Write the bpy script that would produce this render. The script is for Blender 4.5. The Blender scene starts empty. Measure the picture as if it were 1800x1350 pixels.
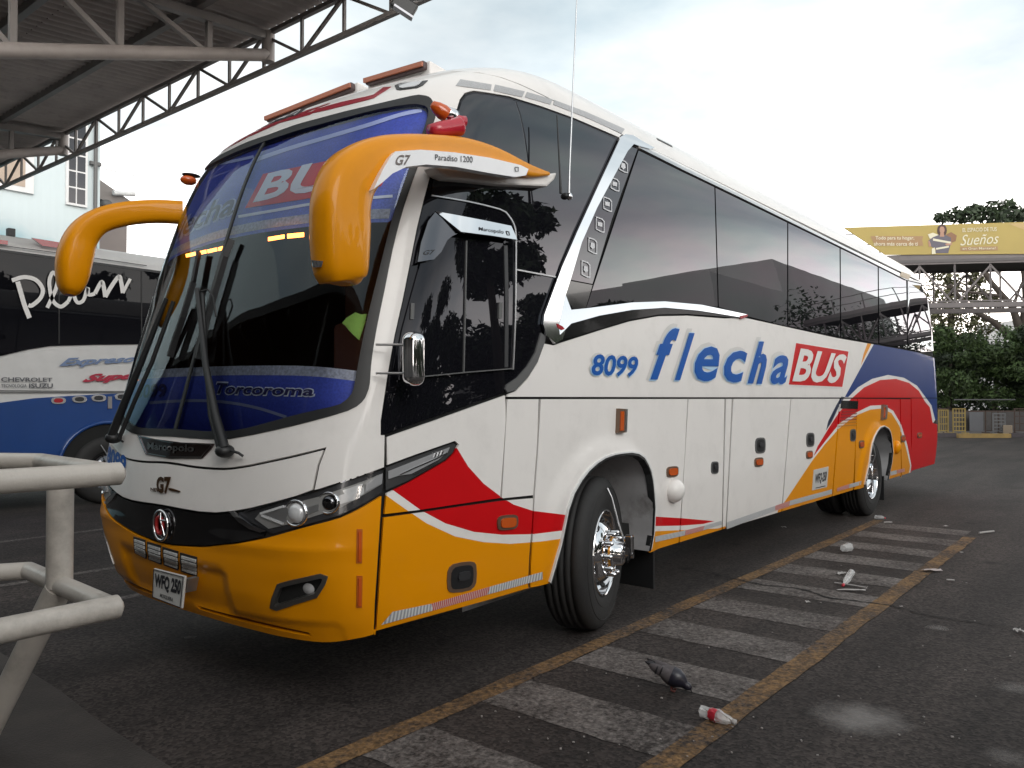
import bpy, bmesh, math, random
import numpy as np
from mathutils import Vector, Matrix
from mathutils.geometry import delaunay_2d_cdt
from mathutils.bvhtree import BVHTree
random.seed(7); rng = np.random.default_rng(7)
SC = bpy.context.scene; COL = SC.collection
# ---------------- camera, sky, sun ----------------
CAMP = np.array([-4.65, -2.93, 1.57]); YAW = math.radians(39.0); FPX = 1400.0
PIT = math.atan(25/1400)
Fh = np.array([math.sin(math.pi/2-YAW), math.sin(YAW), 0.0]); Rt = np.array([math.sin(YAW), -math.cos(YAW), 0.0])
FW = Fh*math.cos(PIT)+np.array([0,0,math.sin(PIT)]); UP = np.cross(Rt, FW)
cam = bpy.data.cameras.new('camera'); camo = bpy.data.objects.new('camera', cam); COL.objects.link(camo)
cam.sensor_width = 36; cam.lens = 36*FPX/1800; cam.clip_start = .05; cam.clip_end = 3000
camo.matrix_world = Matrix(((Rt[0],UP[0],-FW[0],CAMP[0]),(Rt[1],UP[1],-FW[1],CAMP[1]),(Rt[2],UP[2],-FW[2],CAMP[2]),(0,0,0,1)))
SC.camera = camo
W = bpy.data.worlds.new('World'); SC.world = W; W.use_nodes = True
nt = W.node_tree; N = nt.nodes; L = nt.links; bg = N['Background']
SUN_AZ = math.radians(-112); SUN_EL = math.radians(30)   # azimuth measured from +X towards +Y
sky = N.new('ShaderNodeTexSky'); sky.sky_type = 'NISHITA'; sky.sun_disc = False
sky.sun_elevation = SUN_EL; sky.sun_rotation = math.pi/2 - SUN_AZ; sky.dust_density = 3
tc = N.new('ShaderNodeTexCoord'); mp = N.new('ShaderNodeMapping'); mp.inputs['Scale'].default_value = (1,1,2.6)
ns = N.new('ShaderNodeTexNoise'); ns.inputs['Scale'].default_value = 2.1; ns.inputs['Detail'].default_value = 5; ns.inputs['Roughness'].default_value=.5
cr = N.new('ShaderNodeValToRGB'); cr.color_ramp.elements[0].position=.30; cr.color_ramp.elements[1].position=.62
cr.color_ramp.elements[0].color=(.62,.62,.62,1); cr.color_ramp.elements[1].color=(.93,.93,.93,1)
mix = N.new('ShaderNodeMixRGB'); mix.inputs[2].default_value = (20.5,19.5,18.7,1)
L.new(tc.outputs['Generated'], mp.inputs['Vector']); L.new(mp.outputs[0], ns.inputs['Vector']); L.new(ns.outputs['Fac'], cr.inputs[0])
L.new(cr.outputs[0], mix.inputs[0]); L.new(sky.outputs[0], mix.inputs[1]); sz = N.new('ShaderNodeSeparateXYZ'); L.new(tc.outputs['Generated'], sz.inputs[0])
er = N.new('ShaderNodeValToRGB'); el = er.color_ramp.elements; el[0].position=0; el[0].color=(1,1,1,1); el[1].position=1; el[1].color=(.15,.162,.17,1)
for p_,c_ in ((.17,(.80,.80,.80)),(.30,(.25,.275,.29)),(.44,(.185,.218,.236))): q_=el.new(p_); q_.color=(*c_,1)
ml = N.new('ShaderNodeMixRGB'); ml.blend_type='MULTIPLY'; ml.inputs[0].default_value=1; L.new(sz.outputs['Z'], er.inputs[0]); L.new(mix.outputs[0], ml.inputs[1]); L.new(er.outputs[0], ml.inputs[2])
n2_ = N.new('ShaderNodeTexNoise'); n2_.inputs['Scale'].default_value=3.2; n2_.inputs['Detail'].default_value=6; n2_.inputs['Roughness'].default_value=.55; L.new(mp.outputs[0], n2_.inputs['Vector'])
cr2 = N.new('ShaderNodeValToRGB'); cr2.color_ramp.elements[0].position=.36; cr2.color_ramp.elements[1].position=.66; cr2.color_ramp.elements[0].color=(.88,.93,.96,1); cr2.color_ramp.elements[1].color=(1.35,1.28,1.22,1); L.new(n2_.outputs['Fac'], cr2.inputs[0])
m2 = N.new('ShaderNodeMixRGB'); m2.blend_type='MULTIPLY'; m2.inputs[0].default_value=1; L.new(ml.outputs[0], m2.inputs[1]); L.new(cr2.outputs[0], m2.inputs[2])
L.new(m2.outputs[0], bg.inputs['Color'])
bg.inputs['Strength'].default_value = .15
sl = bpy.data.lights.new('sun','SUN'); sl.energy = .8; sl.angle = math.radians(32); sl.color = (1,.97,.93)
so = bpy.data.objects.new('sun', sl); COL.objects.link(so)
sd = Vector((math.cos(SUN_AZ)*math.cos(SUN_EL), math.sin(SUN_AZ)*math.cos(SUN_EL), math.sin(SUN_EL)))
so.rotation_euler = sd.to_track_quat('Z','Y').to_euler()
SC.view_settings.view_transform = 'Standard'; SC.view_settings.look = 'None'; SC.view_settings.exposure = 0.74; SC.view_settings.gamma = 1
SC.view_settings.use_curve_mapping = False
SC.cycles.max_bounces = 8; SC.cycles.transparent_max_bounces = 12

# ---------------- unprojection helpers (pixels of the 1800x1350 photograph) ----------------
def ray(px, py):
    d = FW*FPX + Rt*(px-900) + UP*(675-py)
    return d/np.linalg.norm(d)
def on_y(px, py, y):
    d = ray(px,py); return CAMP + d*((y-CAMP[1])/d[1])
def on_x(px, py, x):
    d = ray(px,py); return CAMP + d*((x-CAMP[0])/d[0])
def on_z(px, py, z=0.0):
    d = ray(px,py); return CAMP + d*((z-CAMP[2])/d[2])
def at_depth(px, py, dep):
    d = ray(px,py); return CAMP + d*(dep/np.dot(d,FW))
def proj(P):
    v = np.asarray(P)-CAMP; dz = v@FW
    return np.stack([900+FPX*(v@Rt)/dz, 675-FPX*(v@UP)/dz], -1)
# ---------------- materials ----------------
MATS = {}
def mat(name, col, rough=.5, metal=0.0, coat=0.0, var=.06, vscale=6.0, bump=0.0, bscale=60.0, emit=None, ior=None, dirt=0.0, spec=None, alpha=None, transm=0.0):
    if name in MATS: return MATS[name]
    m = bpy.data.materials.new(name); m.use_nodes = True; n = m.node_tree.nodes; l = m.node_tree.links; b = n['Principled BSDF']
    b.inputs['Roughness'].default_value = rough; b.inputs['Metallic'].default_value = metal
    b.inputs['Coat Weight'].default_value = coat; b.inputs['Coat Roughness'].default_value = .03; b.inputs['Coat IOR'].default_value = 1.42
    if ior: b.inputs['IOR'].default_value = ior
    if spec is not None: b.inputs['Specular IOR Level'].default_value = spec
    if alpha is not None: b.inputs['Alpha'].default_value = alpha
    b.inputs['Transmission Weight'].default_value = transm
    tcn = n.new('ShaderNodeTexCoord')
    nz = n.new('ShaderNodeTexNoise'); nz.inputs['Scale'].default_value = vscale; nz.inputs['Detail'].default_value = 4
    l.new(tcn.outputs['Object'], nz.inputs['Vector'])
    hs = n.new('ShaderNodeMixRGB'); hs.blend_type = 'MIX'
    c = np.array(col[:3])
    hs.inputs[1].default_value = (*np.clip(c*(1-var*1.4),0,1),1); hs.inputs[2].default_value = (*np.clip(c*(1+var),0,1),1)
    l.new(nz.outputs['Fac'], hs.inputs[0]); out = hs.outputs[0]
    if dirt:
        n2 = n.new('ShaderNodeTexNoise'); n2.inputs['Scale'].default_value = 3.3; n2.inputs['Detail'].default_value = 8; n2.inputs['Roughness'].default_value=.7
        l.new(tcn.outputs['Object'], n2.inputs['Vector'])
        r2 = n.new('ShaderNodeValToRGB'); r2.color_ramp.elements[0].position=.5; r2.color_ramp.elements[1].position=.75; l.new(n2.outputs['Fac'], r2.inputs[0])
        mt = n.new('ShaderNodeMath'); mt.operation='MULTIPLY'; mt.inputs[1].default_value = dirt; l.new(r2.outputs[0], mt.inputs[0])
        md = n.new('ShaderNodeMixRGB'); md.inputs[2].default_value=(.10,.085,.07,1); l.new(mt.outputs[0], md.inputs[0]); l.new(out, md.inputs[1]); out = md.outputs[0]
    l.new(out, b.inputs['Base Color'])
    if bump:
        nb = n.new('ShaderNodeTexNoise'); nb.inputs['Scale'].default_value = bscale; nb.inputs['Detail'].default_value = 3; l.new(tcn.outputs['Object'], nb.inputs['Vector'])
        bp = n.new('ShaderNodeBump'); bp.inputs['Strength'].default_value = bump; bp.inputs['Distance'].default_value=.01; l.new(nb.outputs['Fac'], bp.inputs['Height']); l.new(bp.outputs[0], b.inputs['Normal'])
    if emit: b.inputs['Emission Color'].default_value = (*emit[:3],1); b.inputs['Emission Strength'].default_value = emit[3]
    MATS[name] = m; return m
def glassmat(name, tint, refl_col, base_refl, rough=.01, ior=1.5, wav=0.0, iri=0.0):
    m = bpy.data.materials.new(name); m.use_nodes = True; n = m.node_tree.nodes; l = m.node_tree.links; n.remove(n['Principled BSDF'])
    out = n['Material Output']
    g = n.new('ShaderNodeBsdfGlossy'); g.inputs['Roughness'].default_value = rough; g.inputs['Color'].default_value = (*refl_col,1)
    if tint is None:
        t = n.new('ShaderNodeBsdfDiffuse'); t.inputs['Color'].default_value = (.006,.006,.008,1)
    else:
        t = n.new('ShaderNodeBsdfTransparent'); t.inputs['Color'].default_value = (*tint,1)
    f = n.new('ShaderNodeFresnel'); f.inputs['IOR'].default_value = ior
    a = n.new('ShaderNodeMath'); a.operation = 'ADD'; a.use_clamp = True; a.inputs[1].default_value = base_refl; l.new(f.outputs[0], a.inputs[0])
    mx = n.new('ShaderNodeMixShader'); l.new(a.outputs[0], mx.inputs[0]); l.new(t.outputs[0], mx.inputs[1]); l.new(g.outputs[0], mx.inputs[2]); l.new(mx.outputs[0], out.inputs[0])
    if wav or iri:
        tcn = n.new('ShaderNodeTexCoord'); nb = n.new('ShaderNodeTexNoise'); nb.inputs['Scale'].default_value = 1.3; nb.inputs['Detail'].default_value=1
        l.new(tcn.outputs['Object'], nb.inputs['Vector'])
        if wav:
            bp = n.new('ShaderNodeBump'); bp.inputs['Strength'].default_value = wav; bp.inputs['Distance'].default_value=.02; l.new(nb.outputs['Fac'], bp.inputs['Height']); l.new(bp.outputs[0], g.inputs['Normal'])
        if iri:
            mpp = n.new('ShaderNodeMapping'); mpp.inputs['Scale'].default_value=(.5,.5,2.5); l.new(tcn.outputs['Object'], mpp.inputs['Vector'])
            n3 = n.new('ShaderNodeTexNoise'); n3.inputs['Scale'].default_value=1.2; l.new(mpp.outputs[0], n3.inputs['Vector'])
            r3 = n.new('ShaderNodeValToRGB'); e = r3.color_ramp.elements; e[0].position=.35; e[0].color=(*(np.array(refl_col)*np.array((.93,1,.98))),1); e[1].position=.65; e[1].color=(*(np.array(refl_col)*np.array((1,.93,.97))),1)
            l.new(n3.outputs['Fac'], r3.inputs[0]); l.new(r3.outputs[0], g.inputs['Color'])
    MATS[name] = m; return m
WHITE = mat('bus_white_paint', (.79,.755,.73), .42, spec=.2, coat=.55, var=.03, vscale=2, dirt=.10)
YELLOW = mat('bus_yellow_paint', (.78,.285,.0), .42, spec=.15, coat=.55, var=.04, vscale=2)
RED = mat('bus_red_paint', (.55,.005,.008), .42, spec=.1, coat=.35, var=.04)
BLUE = mat('bus_blue_paint', (.004,.032,.17), .42, spec=.1, coat=.3, var=.04)
NAVY = mat('navy_film', (.02,.03,.07), .3, coat=.4)
BLACK = mat('black_rubber', (.013,.013,.014), .5, var=.2)
GLOSSBLACK = mat('gloss_black', (.008,.008,.009), .12, coat=.5)
CHROME = mat('chrome', (.78,.78,.80), .07, metal=1.0, var=.02)
DCHROME = mat('dark_chrome', (.13,.13,.14), .10, metal=1.0)
SATIN = mat('satin_silver', (.5,.5,.51), .3, metal=.9)
AMBER = mat('amber_lens', (.55,.09,.01), .2, coat=.7)
REDLENS = mat('red_lens', (.35,.012,.02), .2, coat=.7)
CLEAR = mat('clear_lens', (.62,.62,.63), .15, coat=1, metal=.15, var=.15, vscale=40)
PLASTIC = mat('dark_plastic', (.03,.03,.033), .45)
GREYPL = mat('grey_trim_plastic', (.10,.10,.10), .45)
SGLASS = glassmat('tinted_side_glass', None, (.90,.90,.93), .05, ior=1.45, wav=.035, iri=.08)
LGLASS = glassmat('dark_cab_glass', None, (.8,.8,.85), .0, ior=1.45, wav=.03)
WGLASS = glassmat('windscreen_glass', (.94,.96,.97), (.86,.95,1.0), .005, ior=1.40)
TYRE = mat('tyre_rubber', (.018,.017,.017), .75, var=.25, vscale=20, bump=.15)
LINER = mat('wheel_well_liner', (.42,.41,.42), .8, var=.25, vscale=5, dirt=.8)
DARK = mat('underbody_black', (.008,.008,.008), .9)
# ---------------- mesh helpers ----------------
def linkobj(name, me, parent=None, **props):
    o = bpy.data.objects.new(name, me); COL.objects.link(o)
    if parent is not None: o.parent = parent; o.matrix_parent_inverse = Matrix.Identity(4) if parent.type!='EMPTY' else Matrix.Translation(-parent.location)
    for k,v in props.items(): o[k]=v
    return o
def thing(name, label, cat, loc=(0,0,0), group=None):
    o = bpy.data.objects.new(name, None); COL.objects.link(o); o.location = loc; o.empty_display_size=.2
    o['label']=label; o['category']=cat
    if group: o['group']=group
    return o
def tag(o, label=None, cat=None, group=None, kind=None):
    if label: o['label']=label
    if cat: o['category']=cat
    if group: o['group']=group
    if kind: o['kind']=kind
    return o
class MB:
    def __init__(s): s.v=[]; s.f=[]; s.m=[]; s.sm=[]
    def add(s, vs, fs, mi=0, smooth=False):
        b=len(s.v); s.v.extend([tuple(map(float,v)) for v in vs]); s.f.extend([tuple(i+b for i in f) for f in fs]); s.m.extend([mi]*len(fs)); s.sm.extend([smooth]*len(fs))
    def box(s, c, half, R=None, mi=0):
        c=np.array(c,float); h=half; R=np.eye(3) if R is None else np.array(R)
        P=[c+R@np.array((x*h[0],y*h[1],z*h[2])) for x in(-1,1) for y in(-1,1) for z in(-1,1)]
        s.add(P,[(0,1,3,2),(4,6,7,5),(0,4,5,1),(2,3,7,6),(0,2,6,4),(1,5,7,3)],mi)
    def bar(s, a, b, w, h=None, mi=0):
        a=np.array(a,float); b=np.array(b,float); d=b-a; Ln=np.linalg.norm(d); d/=Ln; h=h or w
        u=np.array((0,0,1.)) if abs(d[2])<.95 else np.array((1.,0,0)); r=np.cross(d,u); r/=np.linalg.norm(r); u=np.cross(r,d)
        s.box((a+b)/2,(Ln/2,w/2,h/2),np.stack([d,r,u],1),mi)
    def tube(s, pts, r, n=10, mi=0, caps=True, smooth=True):
        pts=[np.array(p,float) for p in pts]; k=len(pts); rs=[r]*k if np.isscalar(r) else r
        T=[]; 
        for i in range(k):
            t=pts[min(i+1,k-1)]-pts[max(i-1,0)]; T.append(t/ (np.linalg.norm(t)+1e-12))
        u=np.array((0,0,1.)) if abs(T[0][2])<.9 else np.array((1.,0,0)); vs=[]
        for i in range(k):
            u=u-T[i]*np.dot(u,T[i]); u/=np.linalg.norm(u); w=np.cross(T[i],u)
            for j in range(n):
                a=2*math.pi*j/n; vs.append(pts[i]+rs[i]*(u*math.cos(a)+w*math.sin(a)))
        fs=[(i*n+j,i*n+(j+1)%n,(i+1)*n+(j+1)%n,(i+1)*n+j) for i in range(k-1) for j in range(n)]
        s.add(vs,fs,mi,smooth)
        if caps: s.add(vs[:n],[tuple(range(n-1,-1,-1))],mi); s.add(vs[-n:],[tuple(range(n))],mi)
    def ell(s, c, r, R=None, nu=14, nv=8, mi=0):
        R=np.eye(3) if R is None else np.array(R); r=np.array(r if not np.isscalar(r) else (r,r,r),float); vs=[]
        for i in range(nv+1):
            t=math.pi*i/nv
            for j in range(nu):
                p=2*math.pi*j/nu; vs.append(np.array(c)+R@(r*np.array((math.sin(t)*math.cos(p),math.sin(t)*math.sin(p),math.cos(t)))))
        s.add(vs,[(i*nu+j,(i+1)*nu+j,(i+1)*nu+(j+1)%nu,i*nu+(j+1)%nu) for i in range(nv) for j in range(nu)],mi,True)
    def lathe(s, prof, c, axis, n=40, mi=0, smooth=True):
        a=np.array(axis,float); a/=np.linalg.norm(a); u=np.array((0,0,1.)) if abs(a[2])<.9 else np.array((1.,0,0)); u-=a*np.dot(a,u); u/=np.linalg.norm(u); w=np.cross(a,u); vs=[]
        for r,h in prof:
            for j in range(n):
                t=2*math.pi*j/n; vs.append(np.array(c)+a*h+r*(u*math.cos(t)+w*math.sin(t)))
        s.add(vs,[(i*n+j,i*n+(j+1)%n,(i+1)*n+(j+1)%n,(i+1)*n+j) for i in range(len(prof)-1) for j in range(n)],mi,smooth)
    def prism(s, pts, off, mi=0):   # planar polygon (3D pts) extruded by vector off
        n=len(pts); off=np.array(off,float); A=[np.array(p,float) for p in pts]; B=[p+off for p in A]
        s.add(A+B,[tuple(range(n-1,-1,-1)),tuple(range(n,2*n))]+[(i,(i+1)%n,n+(i+1)%n,n+i) for i in range(n)],mi)
    def build(s, name, mats, parent=None, bevel=0, **props):
        me=bpy.data.meshes.new(name); me.from_pydata(s.v,[],s.f)
        for m in (mats if isinstance(mats,(list,tuple)) else [mats]): me.materials.append(m)
        me.polygons.foreach_set('material_index', s.m); me.polygons.foreach_set('use_smooth', s.sm); me.update()
        bm=bmesh.new(); bm.from_mesh(me); bmesh.ops.recalc_face_normals(bm, faces=bm.faces) if props.pop('recalc',True) else None
        bm.to_mesh(me); bm.free()
        o=linkobj(name,me,parent,**props)
        if bevel:
            md=o.modifiers.new('bevel','BEVEL'); md.width=bevel; md.segments=2; md.limit_method='ANGLE'
        return o
def boxobj(name, lo, hi, m, parent=None, bevel=0, **p):
    b=MB(); lo=np.array(lo,float); hi=np.array(hi,float); b.box((lo+hi)/2,(hi-lo)/2); return b.build(name,m,parent,bevel,**p)
# monotone cubic interpolation
def pchip(x,y):
    x=np.array(x,float); y=np.array(y,float); h=np.diff(x); d=np.diff(y)/h; m=np.zeros(len(x))
    for i in range(1,len(x)-1):
        if d[i-1]*d[i]>0:
            w1=2*h[i]+h[i-1]; w2=h[i]+2*h[i-1]; m[i]=(w1+w2)/(w1/d[i-1]+w2/d[i])
    m[0]=d[0]; m[-1]=d[-1]
    def f(q):
        q=np.clip(np.asarray(q,float),x[0],x[-1]); i=np.clip(np.searchsorted(x,q)-1,0,len(x)-2); t=(q-x[i])/h[i]
        return (2*t**3-3*t**2+1)*y[i]+(t**3-2*t**2+t)*h[i]*m[i]+(-2*t**3+3*t**2)*y[i+1]+(t**3-t**2)*h[i]*m[i+1]
    return f
def sstep(t): t=np.clip(t,0,1); return t*t*(3-2*t)
def smooth_poly(pts, per=4, closed=False):   # Catmull-Rom through the points
    P=[np.array(p,float) for p in pts]; n=len(P); out=[]
    rngi=range(n if closed else n-1)
    for i in rngi:
        p0=P[(i-1)%n] if closed or i>0 else P[0]; p1=P[i]; p2=P[(i+1)%n]; p3=P[(i+2)%n] if closed or i+2<n else P[-1]
        for k in range(per):
            t=k/per; out.append(.5*((2*p1)+(-p0+p2)*t+(2*p0-5*p1+4*p2-p3)*t*t+(-p0+3*p1-3*p2+p3)*t**3))
    if not closed: out.append(P[-1])
    return [tuple(p) for p in out]
def inpoly(pts, poly):
    pts=np.asarray(pts); x=pts[:,0]; y=pts[:,1]; P=np.asarray(poly); r=np.zeros(len(pts),bool); j=len(P)-1
    for i in range(len(P)):
        xi,yi=P[i]; xj,yj=P[j]
        if yi!=yj: r ^= ((yi>y)!=(yj>y)) & (x < (xj-xi)*(y-yi)/(yj-yi)+xi)
        j=i
    return r
def subdiv(poly, h, closed=True):
    out=[]; n=len(poly)
    for i in range(n if closed else n-1):
        a=np.array(poly[i],float); b=np.array(poly[(i+1)%n],float); k=max(1,int(np.ceil(np.linalg.norm(b-a)/h)))
        for t in range(k): out.append(a+(b-a)*t/k)
    if not closed: out.append(np.array(poly[-1],float))
    return out
# ---------------- the coach's skin: a surface of (s, z); s = distance round the plan outline from the nose centre, + = driver's side
LV=[(.26,-2.29,1.21),(.38,-2.35,1.235),(.50,-2.41,1.26),(.62,-2.45,1.275),(.8,-2.47,1.292),(.95,-2.47,1.30),(1.1,-2.455,1.30),(1.3,-2.42,1.30),(1.57,-2.35,1.30),(1.85,-2.275,1.293),(2.155,-2.19,1.28),(2.57,-2.07,1.255),(2.9,-1.955,1.23),(3.17,-1.82,1.205),(3.3,-1.71,1.19),(3.42,-1.55,1.172),(3.52,-1.37,1.15),(3.62,-1.17,1.11),(3.74,-.87,1.02),(3.84,-.52,.89),(3.91,-.2,.72),(3.96,.1,.50),(3.985,.4,.28),(4.0,.8,.06)]
fxn=pchip([a[0] for a in LV],[a[1] for a in LV]); fw=pchip([a[0] for a in LV],[a[2] for a in LV])
PL=[(0,0),(.25,.008),(.5,.028),(.75,.062),(.95,.108),(1.08,.165),(1.17,.235),(1.23,.315),(1.265,.40),(1.285,.49),(1.297,.61),(1.3,.75),(1.3,1.1),(1.3,6),(1.3,12.75),(1.3,12.95),(1.29,13.08),(1.25,13.2),(1.15,13.31),(1.0,13.37),(.7,13.41),(0,13.42)]
ps=[0.0]
for i in range(1,len(PL)): ps.append(ps[-1]+math.hypot(PL[i][0]-PL[i-1][0],PL[i][1]-PL[i-1][1]))
fD=pchip(ps,[p[0]/1.3 for p in PL]); fO=pchip(ps,[p[1] for p in PL]); SMAX=ps[-1]; XREF=-2.47
S_SIDE=ps[11]
AR=((0.0,.50,.66),(6.68,.50,.60))
def M(s,z):
    s=np.asarray(s,float); z=np.asarray(z,float); a=np.abs(s)
    fade=1-sstep((a-1.5)/5.5)
    rr=np.interp(z,[0,.9,3.0,3.3,3.5,3.7,4.0],[0,0,.06,.12,.25,.6,1.3])*sstep((a-11.0)/2.8)
    x=XREF+fO(a)+(fxn(z)-XREF)*fade-rr
    y=1.3-np.sign(s)*fw(z)*fD(a)
    # wheel arch flares
    for cx,cz,R in AR:
        d=np.hypot(x-cx,z-cz); fl=.026*sstep((R+.19-d)/.17)*(fD(a)>.99)*(z>.2)
        y=y-np.sign(s)*fl
    # bumper sculpting: plate recess, fog lamp pocket, corner crease
    rec=.028*sstep((.60-a)/.10)*sstep((.72-z)/.06)*sstep((z-.44)/.05)
    rec=rec+.022*np.exp(-((a-1.03)/.17)**2-((z-.60)/.11)**2)
    rec=rec-.012*np.exp(-((z-.845)/.035)**2)*sstep((1.6-a)/.3)*sstep((a-.3)/.3)
    rec=rec+.014*sstep((.475-z)/.02)*sstep((1.25-a)/.05)
    x=x+rec*(z<1.0)
    return np.stack([x,y,z+0*x],-1)
def MN(s,z):
    e=.004; ds=M(s+e,z)-M(s-e,z); dz=M(s,np.minimum(z+e,3.998))-M(s,z-e); n=np.cross(ds,dz); return n/(np.linalg.norm(n,axis=-1,keepdims=True)+1e-12)
_sg=np.concatenate([np.arange(-2.2,2.6,.03),np.arange(2.6,SMAX,.06)]); _zg=np.concatenate([np.arange(.27,3.3,.04),np.linspace(3.32,3.998,40)])
_G=M(*np.meshgrid(_sg,_zg,indexing='ij')); _nz=len(_zg)
_bv=BVHTree.FromPolygons([Vector(p) for p in _G.reshape(-1,3)],[(i*_nz+j,(i+1)*_nz+j,(i+1)*_nz+j+1,i*_nz+j+1) for i in range(len(_sg)-1) for j in range(_nz-1)])
MISS=[]
def U(px,py):
    hit,nn,idx,dist=_bv.ray_cast(Vector(CAMP),Vector(ray(px,py)))
    if hit is None:
        MISS.append((px,py)); 
        # nearest silhouette: walk towards the bus middle
        for k in range(1,60):
            q=(px+(900-px)*k/400, py+(560-py)*k/400); hit,nn,idx,dist=_bv.ray_cast(Vector(CAMP),Vector(ray(*q)))
            if hit is not None: break
    i=idx//(_nz-1); z=hit.z; A=M(_sg[i],z); B=M(_sg[i+1],z); d=B-A; t=np.dot(np.array(hit)-A,d)/np.dot(d,d)
    return (_sg[i]+np.clip(t,-.2,1.2)*(_sg[i+1]-_sg[i]), z)
def UP_(pts, h=14, closed=True):   # px polygon -> (s,z) polygon, subdivided in the picture first
    return [U(*p) for p in subdiv(pts,h,closed)]
def mir(pts): return [(-s,z) for s,z in pts]
def sym(half):  # half outline from centre top to centre bottom on + side -> closed symmetric loop
    h=[(0.0,half[0][1])]+list(half[1:-1])+[(0.0,half[-1][1])]
    return h+[(-s,z) for s,z in h[-2:0:-1]]
def simplify(poly, eps=1e-4):
    out=[]
    for p in poly:
        if not out or math.hypot(p[0]-out[-1][0],p[1]-out[-1][1])>eps: out.append((float(p[0]),float(p[1])))
    if math.hypot(out[0][0]-out[-1][0],out[0][1]-out[-1][1])<eps: out.pop()
    return out
def tri_domain(outer, holes=(), regions=(), step=(.12,.06)):
    vs=[]; es=[]
    def addloop(lp):
        b=len(vs); n=len(lp); vs.extend([Vector(p) for p in lp]); es.extend([(b+i,b+(i+1)%n) for i in range(n)])
    outer=simplify(outer); addloop(outer)
    for h in holes: addloop(simplify(h))
    O=np.array(outer); lo=O.min(0); hi=O.max(0)
    for poly,_ in regions:
        P=np.array(simplify(poly)); n=len(P)
        for i in range(n):
            a=P[i]; b=P[(i+1)%n]
            if max(a[0],b[0])<lo[0]-.05 or min(a[0],b[0])>hi[0]+.05 or max(a[1],b[1])<lo[1]-.05 or min(a[1],b[1])>hi[1]+.05: continue
            k=len(vs); vs.extend([Vector(a),Vector(b)]); es.append((k,k+1))
    gx=np.arange(lo[0]+step[0]/2,hi[0],step[0]); gz=np.arange(lo[1]+step[1]/2,hi[1],step[1])
    if len(gx) and len(gz):
        g=np.stack(np.meshgrid(gx,gz,indexing='ij'),-1).reshape(-1,2); g=g[inpoly(g,outer)]
        vs.extend([Vector(p) for p in g])
    r=delaunay_2d_cdt(vs,es,[],0,1e-5)
    V=np.array([(v[0],v[1]) for v in r[0]]); F=np.array([f for f in r[2] if len(f)==3])
    C=V[F].mean(1); keep=inpoly(C,outer)
    for h in holes: keep&=~inpoly(C,h)
    F=F[keep]; C=C[keep]; mi=np.zeros(len(F),int)
    for poly,k in regions: mi[inpoly(C,poly)]=k
    # orientation CCW
    a,b,c=V[F[:,0]],V[F[:,1]],V[F[:,2]]; ar=(b[:,0]-a[:,0])*(c[:,1]-a[:,1])-(b[:,1]-a[:,1])*(c[:,0]-a[:,0])
    F[ar<0]=F[ar<0][:,::-1]; ok=np.abs(ar)>1e-10; return V,F[ok],mi[ok]
def skin(name, V, F, mi, P, Nn, off, thick, mats, parent, flipnorm=False):
    used=np.unique(F); re=-np.ones(len(V),int); re[used]=np.arange(len(used)); F=re[F]; P=P[used]; Nn=Nn[used]
    top=P+Nn*off; verts=[*top]; faces=[tuple(f) for f in F]; m=list(mi); nrm=[*Nn]; sm=[True]*len(faces)
    if thick:
        from collections import defaultdict
        E=defaultdict(list)
        for k,f in enumerate(F):
            for a,b in ((f[0],f[1]),(f[1],f[2]),(f[2],f[0])): E[(min(a,b),max(a,b))].append((a,b,k))
        for e,l in E.items():
            if len(l)==1:
                a,b,k=l[0]; q=len(verts); d=P[b]-P[a]; en=np.cross(d,Nn[a]); en/=np.linalg.norm(en)+1e-12
                verts+= [top[a],top[b],top[b]-Nn[b]*thick,top[a]-Nn[a]*thick]; nrm+=[en]*4
                faces.append((q+1,q,q+3,q+2)); m.append(m[k]); sm.append(False)
    me=bpy.data.meshes.new(name); me.from_pydata([tuple(v) for v in verts],[],faces)
    for x in mats: me.materials.append(x)
    me.polygons.foreach_set('material_index',m); me.polygons.foreach_set('use_smooth',[True]*len(faces)); me.update()
    me.normals_split_custom_set_from_vertices([tuple(v) for v in nrm])
    return linkobj(name,me,parent)
TILT=[0,0]
def tilt(P,Nn):
    k,zt=TILT
    if zt==-1: Nn=Nn+np.array((0,0,k)); Nn=Nn/np.linalg.norm(Nn,axis=1,keepdims=True)
    elif k: P=P-np.outer(k*(zt-P[:,2]),(0,1.,0)); Nn=Nn+np.array((0,0,k)); Nn=Nn/np.linalg.norm(Nn,axis=1,keepdims=True)
    return P,Nn
def patch(name, outer, mats, parent, off=0.0, thick=.012, holes=(), regions=(), step=(.12,.06)):
    if not isinstance(mats,(list,tuple)): mats=[mats]
    V,F,mi=tri_domain(outer,holes,regions,step); P=M(V[:,0],V[:,1]); Nn=MN(V[:,0],V[:,1]); P,Nn=tilt(P,Nn)
    return skin(name,V,F,mi,P,Nn,off,thick,mats,parent)
def mirror_of(o, parent):
    me=o.data.copy(); n=len(me.vertices); co=np.empty(n*3); me.vertices.foreach_get('co',co); co=co.reshape(-1,3); co[:,1]=2.6-co[:,1]; me.vertices.foreach_set('co',co.ravel()); me.flip_normals(); me.update()
    c=o.copy(); c.data=me; COL.objects.link(c); return c
def pxp(name, pts, mats, parent, off=.003, thick=.003, h=14, step=(.06,.04), smooth=0, **k):  # overlay traced in the picture
    if smooth: pts=smooth_poly(pts,smooth,True)
    return patch(name,UP_(pts,h),mats,parent,off,thick,step=step,**k)
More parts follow.
